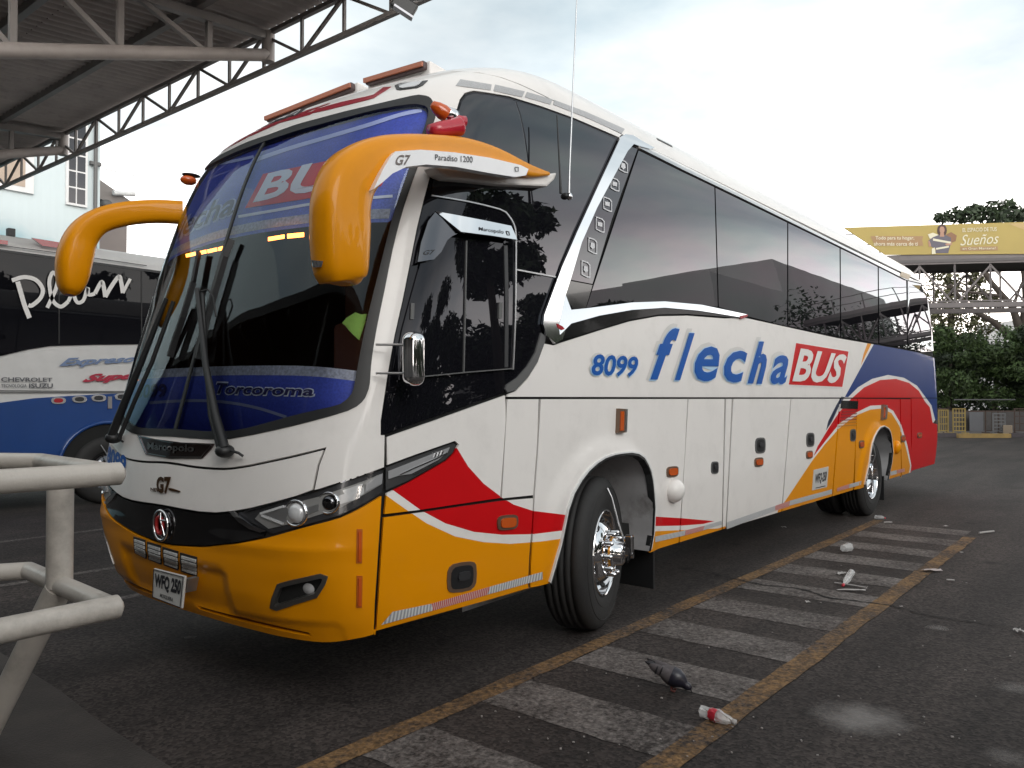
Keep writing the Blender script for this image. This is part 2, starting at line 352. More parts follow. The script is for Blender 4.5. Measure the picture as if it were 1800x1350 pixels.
def inset_poly(poly, d):   # shrink polygon (approx) by d
    P=np.array(simplify(poly)); n=len(P); A=sum(P[i][0]*P[(i+1)%n][1]-P[(i+1)%n][0]*P[i][1] for i in range(n)); sg=1 if A>0 else -1; out=[]
    for i in range(n):
        a,b,c=P[i-1],P[i],P[(i+1)%n]; e1=(b-a)/(np.linalg.norm(b-a)+1e-9); e2=(c-b)/(np.linalg.norm(c-b)+1e-9)
        n1=np.array((-e1[1],e1[0]))*sg; n2=np.array((-e2[1],e2[0]))*sg; m=n1+n2; m/=max(.35,np.dot(m,n1)); out.append(tuple(b+m*d))
    return out
def line_band(pts, w):   # px polyline -> px closed band of width w
    P=[np.array(p,float) for p in pts]; Lf=[];Rf=[]
    for i in range(len(P)):
        t=P[min(i+1,len(P)-1)]-P[max(i-1,0)]; t/=np.linalg.norm(t)+1e-9; nn=np.array((-t[1],t[0])); Lf.append(tuple(P[i]+nn*w/2)); Rf.append(tuple(P[i]-nn*w/2))
    return Lf+Rf[::-1]
def SP(pts,n=3): return smooth_poly(pts,n)
# ---- text as flat mesh: returns verts (u,v) normalised to the box [0,1]^2 and faces
_tc={}
def textmesh(txt, bold=0.0, shear=0.0, space=1.0):
    key=(txt,bold,shear,space)
    if key in _tc: return _tc[key]
    c=bpy.data.curves.new('t','FONT'); c.body=txt; c.offset=bold; c.shear=shear; c.space_character=space; c.resolution_u=3; c.fill_mode='FRONT'
    o=bpy.data.objects.new('t',c); COL.objects.link(o); bpy.context.view_layer.update()
    me=bpy.data.meshes.new_from_object(o.evaluated_get(bpy.context.evaluated_depsgraph_get()))
    V=np.array([v.co[:2] for v in me.vertices]); F=[tuple(p.vertices) for p in me.polygons]
    bpy.data.objects.remove(o); bpy.data.curves.remove(c); bpy.data.meshes.remove(me)
    lo=V.min(0); hi=V.max(0); V=(V-lo)/(hi-lo); _tc[key]=(V,F); return V,F
def text_on(name, txt, fn, m, parent, bold=0.0, shear=0.0, pad=0.0, space=1.0, **props):
    V,F=textmesh(txt,bold,shear,space); V=V*(1+2*pad)-pad
    P=fn(V); me=bpy.data.meshes.new(name); me.from_pydata([tuple(p) for p in P],[],F); me.materials.append(m); me.update()
    return linkobj(name,me,parent,**props)
def quad_body(c, off):   # c: 4 px corners bl, br, tr, tl -> function (u,v)->P on the coach skin
    Q=np.array([U(*p) for p in c])
    def fn(V):
        u=V[:,:1]; v=V[:,1:]; q=Q[0]*(1-u)*(1-v)+Q[1]*u*(1-v)+Q[2]*u*v+Q[3]*(1-u)*v
        P,Nn=tilt(M(q[:,0],q[:,1]),MN(q[:,0],q[:,1])); return P+Nn*off
    return fn
def quad_flat(c):   # c: 4 3D corners
    Q=[np.array(p,float) for p in c]
    return lambda V: Q[0]*(1-V[:,:1])*(1-V[:,1:])+Q[1]*V[:,:1]*(1-V[:,1:])+Q[2]*V[:,:1]*V[:,1:]+Q[3]*(1-V[:,:1])*V[:,1:]
def frame_body(px,py):
    s,z=U(px,py); P=M(s,z); n=MN(s,z); u=np.array((0,0,1.)); t=np.cross(u,n); t/=np.linalg.norm(t); b=np.cross(n,t); return P,np.stack([t,b,n],1)
# =====================================================================  THE COACH
bus = thing('coach_bus','white, yellow, red and blue intercity coach with horn-shaped yellow mirrors','coach',(4.2,1.3,0))
def B(name,pts,mats,**k): return pxp(name,pts,mats,bus,**k)
# livery colour fields on the side (material 0 white, 1 yellow, 2 red, 3 blue, 4 navy)
LM=[WHITE,YELLOW,RED,BLUE,NAVY]
e1=SMAX
far=lambda z0,z1:[(e1,z0),(e1,z1)]
R_=[]
R_.append((UP_([(675,868),(710,893),(750,920),(800,943),(850,953),(897,956),(950,952),(1000,945),(1040,942),(1080,1080),(960,1120),(640,1160),(560,1130),(600,1000),(668,905)]),1))
R_.append((UP_([(690,861),(740,897),(783,920),(833,935),(883,940),(937,939),(1010,930),(1010,907),(937,898),(903,887),(883,875),(850,850),(823,820),(803,787),(798,780),(720,844)]),2))
R_.append((UP_([(1140,908),(1150,908),(1200,911),(1256,916),(1236,921),(1197,924),(1140,925)]),2))
R_.append((UP_([(1140,934),(1150,934),(1262,929),(1275,925),(1280,940),(1140,985)]),1))
R_.append((UP_([(1270,929),(1305,921),(1285,928)]),2))
blu=UP_([(1537,603),(1485,698),(1477,712),(1465,735),(1454,754),(1452,752),(1462,728),(1472,706),(1480,695)][:2]+[(1491,698),(1508,681),(1533,666),(1561,659),(1589,664),(1612,678),(1629,701)],10,False)
eb=UP_([(1537,600)])[0]
lastb=blu[-1]
R_.append((blu+[(lastb[0]+.35,1.45),(lastb[0]+.62,1.2),(e1,1.2),(e1,2.8),(eb[0]+.3,2.8),(eb[0]+.03,eb[1]+.12)],3))
R_.append((UP_([(1485,698),(1474,716),(1462,742),(1452,757),(1456,740),(1470,712),(1479,697)]),4))
R_.append((UP_([(1526,600),(1533,602),(1522,624),(1513,643),(1518,622)]),1))
wr=UP_([(1602,818),(1595,782),(1584,746),(1570,722),(1553,712),(1530,713),(1505,725),(1477,743),(1455,770),(1430,802),(1437,785),(1457,752),(1474,726),(1496,701),(1519,681),(1547,668),(1575,666),(1598,673),(1615,687),(1626,706)],10,False)
q=wr[-1]; R_.append((wr+[(q[0]+.35,1.42),(q[0]+.55,1.15),(e1,1.15),(e1,.3),(wr[0][0]+.05,.3)],2))
yl=UP_([(1600,819),(1592,785),(1581,749),(1567,726),(1550,718),(1530,720),(1508,729),(1491,740),(1474,754),(1450,781),(1429,808),(1380,881),(1362,904),(1340,935),(1440,910),(1560,860)],10,False)
i_=next(i for i,p in enumerate(yl) if p[1]<.44 and i>20); R_.append((yl[:i_]+[(yl[i_][0],.2),(yl[0][0]+.02,.2)],1))
def panel(name,pts,holes=(),extra=None,h=14,step=(.16,.08),off=0,gap=.006,mats=LM,regions=None,mirror=True,thick=.014,**k):
    q=UP_(pts,h) if extra is None else extra(pts)
    q=inset_poly(q,gap)
    o=patch(name,q,mats,bus,off,thick,holes,R_ if regions is None else regions,step)
    if mirror: mirror_of(o,bus)
    for a,b in k.items(): o[a]=b
    return o
ARCH1=UP_([(968,1027),(976,1000),(987,960),(999,900),(1009,871),(1022,848),(1035,831),(1049,818),(1063,809),(1078,803),(1092,801),(1107,800),(1120,802),(1130,809),(1137,821),(1142,834),(1145,850),(1148,895),(1146,942),(1141,969)],12,False)
ARCH2=UP_([(1519,854),(1523,836),(1527,818),(1530,798),(1533,782),(1537,770),(1542,760),(1547,754),(1553,751),(1561,756),(1564,762),(1566,773),(1568,796),(1566,815),(1563,829),(1560,844)],10,False)
def archpoly(A,zb=.30): return [(A[0][0],zb)]+A+[(A[-1][0],zb)]
A1=archpoly(ARCH1); A2=archpoly(ARCH2)
# dark inner shell with openings for wheels and windscreen
ZB=.41
W_out=[(463,241),(517,221),(560,209),(605,197),(665,183),(725,169),(741,168),(754,171),(760,178),(765,190),(765,207),(752,243),(733,297),(716,345),(703,388),(690,440),(676,510),(665,563),(657,607),(652,645),(650,674),(645,692),(636,707),(612,722),(550,740),(484,756),(408,771),(360,772),(312,768)]
W_in=[(466,249),(520,231),(560,220),(605,208),(665,193),(720,184),(740,185),(751,190),(752,205),(740,240),(721,290),(704,338),(690,382),(676,437),(659,505),(646,558),(636,605),(628,649),(623,675),(618,692),(599,710),(560,720),(514,731),(460,746),(411,757),(360,758),(311,754)]
WO=sym(UP_(SP(W_out,2),14,False)); WI=sym(UP_(SP(W_in,2),14,False))
shell_outer=[(-e1,ZB+.02),(e1,ZB+.02),(e1,3.998),(-e1,3.998)]
shell_outer=[tuple(p) for p in subdiv(shell_outer,.3)]
patch('inner_shell',shell_outer,[DARK],bus,-.02,0,holes=[WI,A1,A2,mir(A1),mir(A2)],step=(.2,.1))
# --- front: bumper, grille, hood
B_top=[(298,958),(330,960),(360,961),(400,957),(430,952),(470,944),(509,933),(550,922),(598,909),(640,889),(672,870)]
bump_half=[(0,0)]
bh=UP_(SP(B_top,2),12,False)+UP_([(670,905),(664,1000),(660,1060),(658,1116)],12,False)+UP_(SP([(640,1121),(593,1129),(553,1129),(500,1121),(460,1112),(400,1096),(327,1074),(302,1064)]),12,False)
sB=bh[-1][0]
bumper_loop=sym([(0,bh[0][1])]+bh+[(0,bh[-1][1])])
fog=UP_([(475,1068),(478,1052),(488,1026),(505,1021),(563,1008),(577,1013),(572,1028),(558,1050),(520,1062),(487,1073)],8)
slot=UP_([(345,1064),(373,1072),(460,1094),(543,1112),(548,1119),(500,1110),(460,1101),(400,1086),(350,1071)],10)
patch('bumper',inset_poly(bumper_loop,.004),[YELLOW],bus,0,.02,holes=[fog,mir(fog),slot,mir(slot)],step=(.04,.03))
for sgn,ff in ((1,fog),(-1,mir(fog))):
    bz=patch('fog_lamp_bezel',ff,[mat('bezel_satin',(.22,.21,.20),.3,metal=.8)],bus,.006,.05,holes=[inset_poly(ff,.022)],step=(.03,.03))
    pocket=patch('fog_lamp_pocket',inset_poly(ff,.004),[PLASTIC],bus,-.055,0,step=(.03,.03))
    s_,z_=U(538,1040); s_*=sgn; P=M(s_,z_); n=MN(s_,z_); b=MB(); b.lathe([(.0,.018),(.024,.016),(.040,.004),(.046,-.01),(.046,-.03)],P-n*.035,n,20); b.build('fog_lamp',[CLEAR],bz)
for k in (1,-1):
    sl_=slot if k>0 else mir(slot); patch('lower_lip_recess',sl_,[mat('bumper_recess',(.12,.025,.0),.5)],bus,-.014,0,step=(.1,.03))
# vertical amber reflectors in the bumper corner
for a,bq in (((627,930),(636,990)),((627,1012),(636,1068))):
    pts=[(a[0],a[1]),(bq[0]+1,a[1]),(bq[0],bq[1]),(a[0]-1,bq[1])]
    f=B('side_reflector',pts,[mat('orange_dark',(.45,.10,.01),.4)],off=.004,thick=.006,step=(.03,.03)); mirror_of(f,bus)
    g=pxp('reflector_lens',[(a[0]+2.5,a[1]+4),(bq[0]-1.5,a[1]+4),(bq[0]-2,bq[1]-4),(a[0]+2,bq[1]-4)],[AMBER],f,off=.010,thick=.006,step=(.03,.03))
# grille band (gloss dark) between headlamps
H_low=[(290,890),(320,896),(350,901),(380,903),(410,900)]
grl=0 and UP_([(290,891),(320,897),(350,902),(380,904),(406,902),(425,917),(445,927),(466,936),(462,943),(430,951),(400,956),(360,960),(330,959),(298,956)],10)
top=UP_([(290,891),(320,897),(350,902),(380,904),(408,902)],10,False); side=UP_([(425,917),(445,927),(466,935)],10,False); bot=UP_([(462,944),(430,951),(400,956),(360,960),(330,959),(298,957)],10,False)
gr_loop=sym(top+side+bot)
GRILLE=mat('grille_smoked',(.03,.028,.03),.14,metal=.7,coat=.5)
patch('grille_panel',inset_poly(gr_loop,.003),[GRILLE],bus,-.004,.014,step=(.05,.04))
chs=B('grille_chrome_blade',[(404,899),(412,899),(424,909),(445,924),(470,933),(458,936),(440,930),(420,917)],[CHROME],off=.006,thick=.01,step=(.03,.03)); mirror_of(chs,bus)
# headlamp: housing, clear cover pieces, reflector drums
hl=[(412,902),(440,897),(480,886),(520,874),(553,864),(590,853),(630,839),(674,825),(676,845),(673,866),(640,886),(598,906),(550,919),(509,930),(475,939),(460,930),(435,918)]
hb=B('headlamp',hl,[mat('headlamp_housing',(.05,.05,.055),.25,metal=.4,coat=.8)],off=-.012,thick=.01,step=(.04,.03)); hb['label']='long black headlamp with clear projector lenses'; hb2=mirror_of(hb,bus)
def lamp_bits(par):
    def disc(px,py,r,name,prof,m):
        P,Rm=frame_body(px,py); b=MB(); b.lathe(prof,P-Rm[:,2]*.012,Rm[:,2]*.75+np.array((-.66,-.1,0)),24); return b.build(name,m,par)
    disc(518,902,0,'projector_lens',[(0,.022),(.024,.02),(.042,.008),(.050,-.006),(.052,-.02)],[CLEAR])
    disc(518,902,0,'lamp_ring',[(.052,-.01),(.058,.010),(.064,.010),(.066,-.02)],[CHROME])
    disc(577,884,0,'projector_lens',[(0,.020),(.020,.018),(.034,.008),(.040,-.006),(.042,-.02)],[DCHROME])
    disc(577,884,0,'lamp_ring',[(.042,-.01),(.047,.012),(.053,.012),(.054,-.02)],[CHROME])
    pxp('lamp_tray',[(446,912),(455,901),(500,888),(560,873),(640,846),(672,833),(671,852),(640,870),(598,893),(560,905),(505,922),(470,930)],[mat('lamp_tray_grey',(.26,.255,.25),.35,metal=.2,coat=.5)],par,off=-.008,thick=.004,step=(.04,.02))
    pxp('reflector_plate',[(455,903),(500,889),(506,895),(500,918),(492,921)],[SATIN],par,off=-.005,thick=.006,step=(.03,.02))
    for (a,b2) in (((457,903),(498,890)),((459,906),(497,921))):
        pxp('light_guide',line_band([a,b2],4),[CLEAR],par,off=.0,thick=.008,step=(.03,.02))
    pxp('reflector_plate',[(536,893),(560,886),(560,897),(540,905)],[SATIN],par,off=-.004,thick=.006,step=(.03,.02))
    pxp('reflector_plate',[(588,874),(606,868),(613,882),(592,888)],[SATIN],par,off=-.003,thick=.008,step=(.03,.02))
    pxp('reflector_plate',[(602,862),(638,850),(641,866),(628,878),(613,882)],[CLEAR],par,off=-.003,thick=.008,step=(.03,.02))
    for k in range(4): pxp('led_cell',[(630-k*1.5,855+k*6),(638-k*1.5,852+k*6),(637-k*1.5,857+k*6),(629-k*1.5,860+k*6)],[CHROME],par,off=.004,thick=.006,step=(.03,.02))
    pxp('turn_signal_lens',[(644,850),(655,843),(673,832),(672,850),(642,866)],[mat('smoky_lens',(.30,.30,.31),.15,coat=1)],par,off=-.002,thick=.006,step=(.03,.02))
    pxp('chrome_trim',line_band([(430,899),(480,885),(553,863),(630,838),(675,823)],2.5),[DCHROME],par,off=.0,thick=.01,step=(.05,.02))
lamp_bits(hb)
for o in list(hb.children): c=mirror_of(o,hb2); c.parent=hb2
# side continuation of the headlamp
hs_=B('side_lamp',[(679,822),(730,803),(798,779),(803,782),(797,795),(784,807),(752,826),(720,844),(679,862)],[mat('side_lamp_body',(.05,.05,.052),.2,coat=.6)],off=-.004,thick=.012,step=(.06,.04)); hs2=mirror_of(hs_,bus)
pxp('lamp_lens',[(682,828),(790,786),(786,795),(770,808),(722,833),(700,836),(682,842)],[mat('smoky_lens',(.30,.30,.31),.15)],hs_,off=.004,thick=.005)
for a in ([(702,834),(728,822),(765,806),(784,796)],[(726,833),(750,822),(768,811)]): pxp('chrome_line',line_band(a,2),[CHROME],hs_,off=.009,thick=.004)
for k in range(3): pxp('lamp_fin',line_band([(765+k*6,796-k*2),(762+k*6,804-k*2)],2.2),[CHROME],hs_,off=.009,thick=.004)
# hood
hood_half=UP_(SP([(303,815),(345,822),(393,825),(430,821),(460,815),(520,802),(571,789)]),12,False)+UP_([(559,818),(550,862)],12,False)+UP_([(520,873),(480,884),(440,894),(410,899),(380,902),(350,900),(320,895),(290,889)],12,False)
patch('hood',inset_poly(sym(hood_half),.004),[WHITE],bus,0,.02,step=(.06,.04))
# front frame: cowl, pillars and forehead in one white moulding with the windscreen cut out
fr=UP_(SP([(304,812),(345,819),(393,822),(430,818),(460,812),(520,799),(574,786)]),12,False)+UP_([(562,817),(553,861)],12,False)+UP_([(600,849),(640,834),(675,821)],12,False)
fr+=UP_([(676,765),(669,765),(669,740),(681,660),(693,592),(707,530),(722,455),(733,399),(746,346),(759,299),(780,245),(803,192),(808,175),(817,163),(832,159),(860,163),(895,169),(953,187),(1011,208),(1088,241)],12,False)
s0=fr[-1][0]; ZG=3.54
fr+=[(s0,ZG)]; fr+=[(s,ZG) for s in np.arange(s0-.1,.05,-.1)]+[(0,ZG)]
patch('front_frame',sym([(0,fr[0][1])]+fr[1:]),[WHITE],bus,0,.02,holes=[WO],step=(.06,.05))
# roof and gutter rails
roof=[(s,ZG+.006) for s in np.arange(-e1,e1+.01,.15)]+[(s,3.998) for s in np.arange(e1,-e1-.01,-.15)]
patch('roof',roof,[WHITE],bus,0,.02,step=(.12,.05))
g=UP_([(1124,262),(1200,300),(1300,348),(1400,397),(1500,446),(1591,492),(1604,495),(1620,499)],16,False)
gut=[(g[0][0]-.25,ZG)]+UP_([(1091,244),(1110,250)],12,False)+g+[(e1,3.36),(e1,ZG)]
gt=patch('gutter_rail',inset_poly(gut,.002),[mat('rail_white',(.78,.77,.76),.2,coat=.8)],bus,.006,.02,step=(.2,.04)); mirror_of(gt,bus)
gc=[(p[0],p[1]-.0) for p in g]; ch=[(p[0],p[1]+.028) for p in g[::-1]]
gg=patch('gutter_chrome_strip',gc+ch,[SATIN],bus,.012,.01,step=(.3,.05)); mirror_of(gg,bus)
# windscreen
patch('windscreen_seal',WO,[BLACK],bus,.004,.03,holes=[WI],step=(.05,.05))
wg=patch('windscreen',inset_poly(WI,-.01),[WGLASS],bus,-.006,0,step=(.08,.06)); wg['label']='curved windscreen reflecting the pale sky and the canopy'
cseam=UP_([(466,249),(440,315),(415,370),(399,400),(383,460),(368,521),(345,620),(325,700),(312,754)],14,False)
zs=np.linspace(cseam[-1][1],cseam[0][1],30)
patch('windscreen_divider',[(-.012,z) for z in zs]+[(.012,z) for z in zs[::-1]],[BLACK],bus,.0,.012,step=(.05,.05))
# cab side glass and frames
cabp=[(676,763),(670,762),(671,740),(683,660),(695,592),(709,530),(724,455),(735,399),(748,346),(761,300),(782,246),(805,193),(810,176),(819,165),(833,161),(860,165),(895,171),(953,189),(1011,210),(1086,243),(1049,324),(1010,408),(983,470),(971,500),(952,554),(950,570),(955,596),(944,634),(927,661),(906,683),(891,689)]
up=[(758,342),(763,300),(784,246),(806,196),(811,180),(820,169),(833,165),(860,168),(895,175),(953,192),(1011,213),(1081,245),(1045,324),(1006,408),(981,468),(976,486),(905,473),(905,415),(902,395),(893,378),(878,367),(820,353)]
cab=patch('cab_side_glass',UP_(cabp,12),[LGLASS],bus,-.004,.02,step=(.15,.08)); cm=mirror_of(cab,bus)
uw=patch('upper_side_window',UP_(up,12),[SGLASS],bus,.002,.005,step=(.1,.06)); mirror_of(uw,bus)
uw['label']='upper front side window reflecting sky and a dark tree'
fr1=[(758,344),(820,354),(878,368),(893,379),(903,396),(906,416),(906,474),(905,560),(901,650)]
B('driver_window_frame',line_band(smooth_poly(fr1,2),2.2),[SATIN],off=.006,thick=.008)
B('window_rail',line_band([(906,474),(976,487)],2.5),[SATIN],off=.006,thick=.008)
B('window_trim_curve',[(891,690),(887,684),(889,677),(908,664),(925,645),(940,620),(950,585),(958,592),(957,600),(944,636),(927,663),(906,685)],[GREYPL],off=.006,thick=.012)
dw=B('driver_sliding_window',[(736,470),(748,425),(800,424),(817,424),(815,500),(812,656),(700,668),(690,662),(706,580),(722,520)],[LGLASS],off=.008,thick=.006)
dw2=B('driver_sliding_window',[(820,424),(880,430),(892,432),(894,520),(893,646),(860,650),(815,655),(817,520)],[LGLASS],off=.004,thick=.004)
pxp('window_edge',line_band([(817,424),(815,520),(812,655)],2),[GREYPL],dw,off=.016,thick=.008)
pxp('window_sill',line_band([(742,662),(812,655),(898,648)],2),[GREYPL],dw,off=.016,thick=.008)
for x_,y_ in ((723,548),(877,546)): pxp('window_handle',[(x_-3,y_-14),(x_+3,y_-14),(x_+2,y_+14),(x_-4,y_+14)],[GREYPL],dw,off=.016,thick=.012)
B('window_channel',line_band([(887,432),(889,520),(888,646)],6),[PLASTIC],off=.010,thick=.006)
# rain visor over the driver's window
TILT[:]=[.25,U(840,391)[1]+.03]
vis=B('rain_visor',[(758,377),(795,383),(840,391),(891,401),(894,412),(897,426),(850,419),(796,413)],[mat('mirror_chrome',(.86,.86,.88),.05,metal=1.0)],off=.03,thick=.012,step=(.05,.03))
vis['label']='polished rain visor with black lettering'
TILT[:]=[0,0]
vis2=pxp('visor_front_face',[(758,377),(796,413),(786,418),(778,425),(768,445),(755,459),(728,464),(734,430),(746,393)],[DCHROME],vis,off=.040,thick=.03,step=(.04,.03))
INK=mat('black_ink',(.02,.02,.025),.5,var=0); TILT[:]=[.25,U(840,391)[1]+.03]
text_on('lettering','Marcopolo',quad_body([(829,412),(874,418),(874,409),(830,404)],.033),INK,vis,bold=.004)
pxp('logo_mark',line_band([(879,411),(884,412),(884,418),(880,418),(879,411)],1.6),[INK],vis,off=.032,thick=.001)
TILT[:]=[0,0]
text_on('lettering','G7',quad_body([(737,452),(757,450),(757,442),(738,444)],.042),INK,vis,bold=.02,shear=.3)
# chrome pillar behind the cab and arched moulding
TILT[:]=[.04,-1]
pil=B('chrome_pillar',[(1088,242),(1096,238),(1110,240),(1126,250),(1148,262),(1140,264),(1122,259),(1111,255),(1100,267),(1073,316),(1046,366),(1019,427),(999,493),(990,520),(1000,545),(1000,547),(985,597),(973,604),(957,591),(951,570),(953,554),(973,500),(984,470),(1011,408),(1050,323)],[CHROME],off=.018,thick=.03,step=(.05,.05)); mirror_of(pil,bus)
TILT[:]=[0,0]
blk=[(985,597),(1007,592),(1057,577),(1107,562),(1157,553),(1207,552),(1273,557),(1300,560),(1311,556),(1273,549),(1223,545),(1165,541),(1107,545),(1050,555),(1000,562),(985,570)]
bk=B('black_arch_moulding',blk,[GLOSSBLACK],off=.008,thick=.02); mirror_of(bk,bus)
TILT[:]=[.16,-1]
arc=B('chrome_arch_moulding',[(990,520),(1000,546),(1030,543),(1076,537),(1107,533),(1165,531),(1230,537),(1311,554),(1300,559),(1250,551),(1223,547),(1165,542),(1107,546),(1050,556),(1000,570),(980,590),(978,575)],[CHROME],off=.020,thick=.03,step=(.06,.04)); mirror_of(arc,bus)
TILT[:]=[0,0]
B('arch_end_cap',[(1296,556),(1311,553),(1310,557),(1300,561)],[REDLENS],off=.022,thick=.03)
B('pillar_marker_lamp',[(974,569),(984,574),(988,579),(982,581),(976,576)],[REDLENS],off=.022,thick=.006)
# side windows
icon=B('icon_pillar_glass',[(1110,256),(1121,262),(1076,385),(1042,499),(1000,491),(1019,427),(1046,366),(1073,316),(1100,268)],[SGLASS],off=-.002,thick=.01,step=(.1,.1)); mirror_of(icon,bus)
B('pillar_base_panel',[(1000,493),(1042,501),(1030,542),(1010,545),(989,519)],[GLOSSBLACK],off=-.002,thick=.01)
ICW=mat('sticker_white',(.6,.6,.62),.4,var=0)
for k,(x_,y_) in enumerate([(1095,292),(1080,324),(1067,359),(1054,395),(1041,432),(1029,473)]):
    w_=8.0-k*.0; h_=12.5+k*.7; c=[(x_-w_+1,y_-h_),(x_+w_-4,y_-h_+4),(x_+w_,y_-h_+9),(x_+w_,y_+h_),(x_+2,y_+h_-1),(x_-w_+1,y_+h_-6)]
    outl=UP_(c,8); st=patch('service_sticker',outl,[ICW],icon,.004,0,holes=[inset_poly(outl,.009)],step=(.05,.05))
    if k in(0,4,5): patch('sticker_symbol',UP_([(x_-3,y_-6),(x_+3,y_-4),(x_+4,y_+3),(x_,y_+6),(x_-4,y_+2)],8),[ICW],icon,.004,0,step=(.05,.05))
    else: patch('sticker_symbol',UP_([(x_-4,y_-5),(x_+4,y_-3),(x_+4,y_+4),(x_-4,y_+2)],8),[ICW],icon,.004,0,step=(.05,.05))
topl=lambda x: 262+(x-1122)*(490-262)/(1591-1122)+2
div_t=[1122,1257,1385,1477,1544,1594]; div_b=[(1030,542),(1263,540),(1385,574),(1478,593),(1545,605),(1596,614)]
low={0:[(1230,537),(1165,531),(1107,533),(1076,537)],1:[(1373,571),(1311,555)],2:[],3:[],4:[]}
for i in range(5):
    a,b_=div_t[i],div_t[i+1]; pts=[(a+1,topl(a+1)),(b_-1,topl(b_-1)),(div_b[i+1][0]-1,div_b[i+1][1]-1)]+low[i]+[(div_b[i][0]+1,div_b[i][1]-1)]
    o=B('side_window',pts,[SGLASS],off=-.002,thick=.012,step=(.25,.12)); mirror_of(o,bus)
lw=UP_([(1596,494),(1604,495),(1620,499)],8,False); lwb=U(1597,614)
o=patch('rear_corner_window',[lw[0]]+lw[1:]+[(lwb[0]+1.3,3.36),(e1,3.34),(e1,lwb[1]),(lwb[0]+.9,lwb[1]+.0),lwb],[SGLASS],bus,-.002,.012,step=(.1,.12)); mirror_of(o,bus)
# upper band panel (white to blue)
ub=UP_([(891,697),(893,692),(906,687),(927,665),(944,638),(957,603),(973,606),(1007,595),(1057,579),(1107,564),(1157,555),(1207,554),(1273,559),(1310,558),(1373,572),(1473,594),(1537,605),(1597,616)],12,False)
zl=1.57
zl=U(1200,699)[1]
ubp=ub+[(ub[-1][0]+.6,ub[-1][1]),(e1,ub[-1][1]),(e1,zl)]+[(s,zl) for s in np.arange(e1-.2,ub[0][0],-.2)]+[(ub[0][0],zl)]
o=patch('upper_side_panel',inset_poly(ubp,.004),LM,bus,0,.014,regions=R_,step=(.18,.08)); mirror_of(o,bus)
# lower panels
seamx=lambda p: U(*p)[0]
def low_panel(name, xt, xb, holes=(), arch=None, **k):   # px x at top line and px point at bottom for both edges
    L_=UP_([xt[0],xb[0]],14,False); Rr=UP_([xt[1],xb[1]],14,False)
    L_=[(s,min(z,zl-.004)) for s,z in L_]; Rr=[(s,min(z,zl-.004)) for s,z in Rr]
    bl=L_[-1][0]; br=Rr[-1][0]
    bottom=[(bl,ZB)]; 
    for A in (arch or []): bottom+=A
    bottom+=[(br,ZB)]
    loop=L_+[p for p in bottom]+Rr[::-1]
    loop=[tuple(p) for p in subdiv(loop,.12)]
    return panel(name,None,extra=lambda _:loop,**k)
P1=[(678,767),(760,739),(830,714),(889,693),(890,740),(885,810),(880,877),(800,889),(740,898),(674,906),(678,866),(720,846),(786,808),(798,796),(805,782),(799,777),(730,801),(679,820)]
panel('cab_side_panel',P1)
panel('service_hatch',[(891,700),(948,700),(945,780),(938,872),(881,878),(885,810)])
fbl=UP_([(673,908),(740,899),(800,890),(880,879),(938,874)],12,False)+UP_([(936,920),(932,975),(929,1036)],12,False)
l0=UP_([(673,908),(668,980),(663,1060),(659,1115)],12,False)
panel('lower_cab_door',None,extra=lambda _: fbl+[(fbl[-1][0],ZB),(fbl[-1][0]-.4,ZB),(l0[-1][0],ZB)]+l0[::-1][:-1])
aL=UP_([(950,700),(945,790),(939,873),(931,1030)],14,False)
def arch_panel(name,Lp,Rp,A):
    L_=UP_(Lp,14,False); Rr=UP_(Rp,14,False); L_=[(s,min(z,zl-.004)) for s,z in L_]; Rr=[(s,min(z,zl-.004)) for s,z in Rr]
    lp=L_+[(L_[-1][0],ZB),(A[0][0],ZB)]+[p for p in A if p[1]>ZB+.01]+[(A[-1][0],ZB),(Rr[-1][0],ZB)]+Rr[::-1]
    panel(name,None,extra=lambda _:[tuple(p) for p in subdiv(lp,.1)],step=(.035,.035))
arch_panel('front_wheel_panel',[(950,700),(945,790),(939,873),(931,1030)],[(1209,700),(1204,800),(1194,946)],ARCH1)
low_panel('luggage_door',[(1210,700),(1274,700)],[(1195,946),(1269,930)])
low_panel('door_pillar',[(1276,700),(1287,700)],[(1270,930),(1276,927)])
low_panel('luggage_door',[(1289,700),(1390,700)],[(1277,927),(1374,896)])
low_panel('luggage_door',[(1391,700),(1476,700)],[(1375,896),(1463,869)])
low_panel('fuel_door',[(1478,700),(1507,700)],[(1464,869),(1500,858)])
arch_panel('rear_wheel_panel',[(1508,700),(1505,760),(1502,857)],[(1582,701),(1583,760),(1584,838)],ARCH2)
low_panel('engine_side_door',[(1583,701),(1601,701)],[(1585,838),(1602,830)])
c0=U(1602,701)[0]
o=patch('rear_side_panel',inset_poly([tuple(p) for p in subdiv([(c0,.44),(e1,.44),(e1,zl-.004),(c0,zl-.004)],.12)],.004),LM,bus,0,.014,regions=R_,step=(.1,.08)); mirror_of(o,bus)
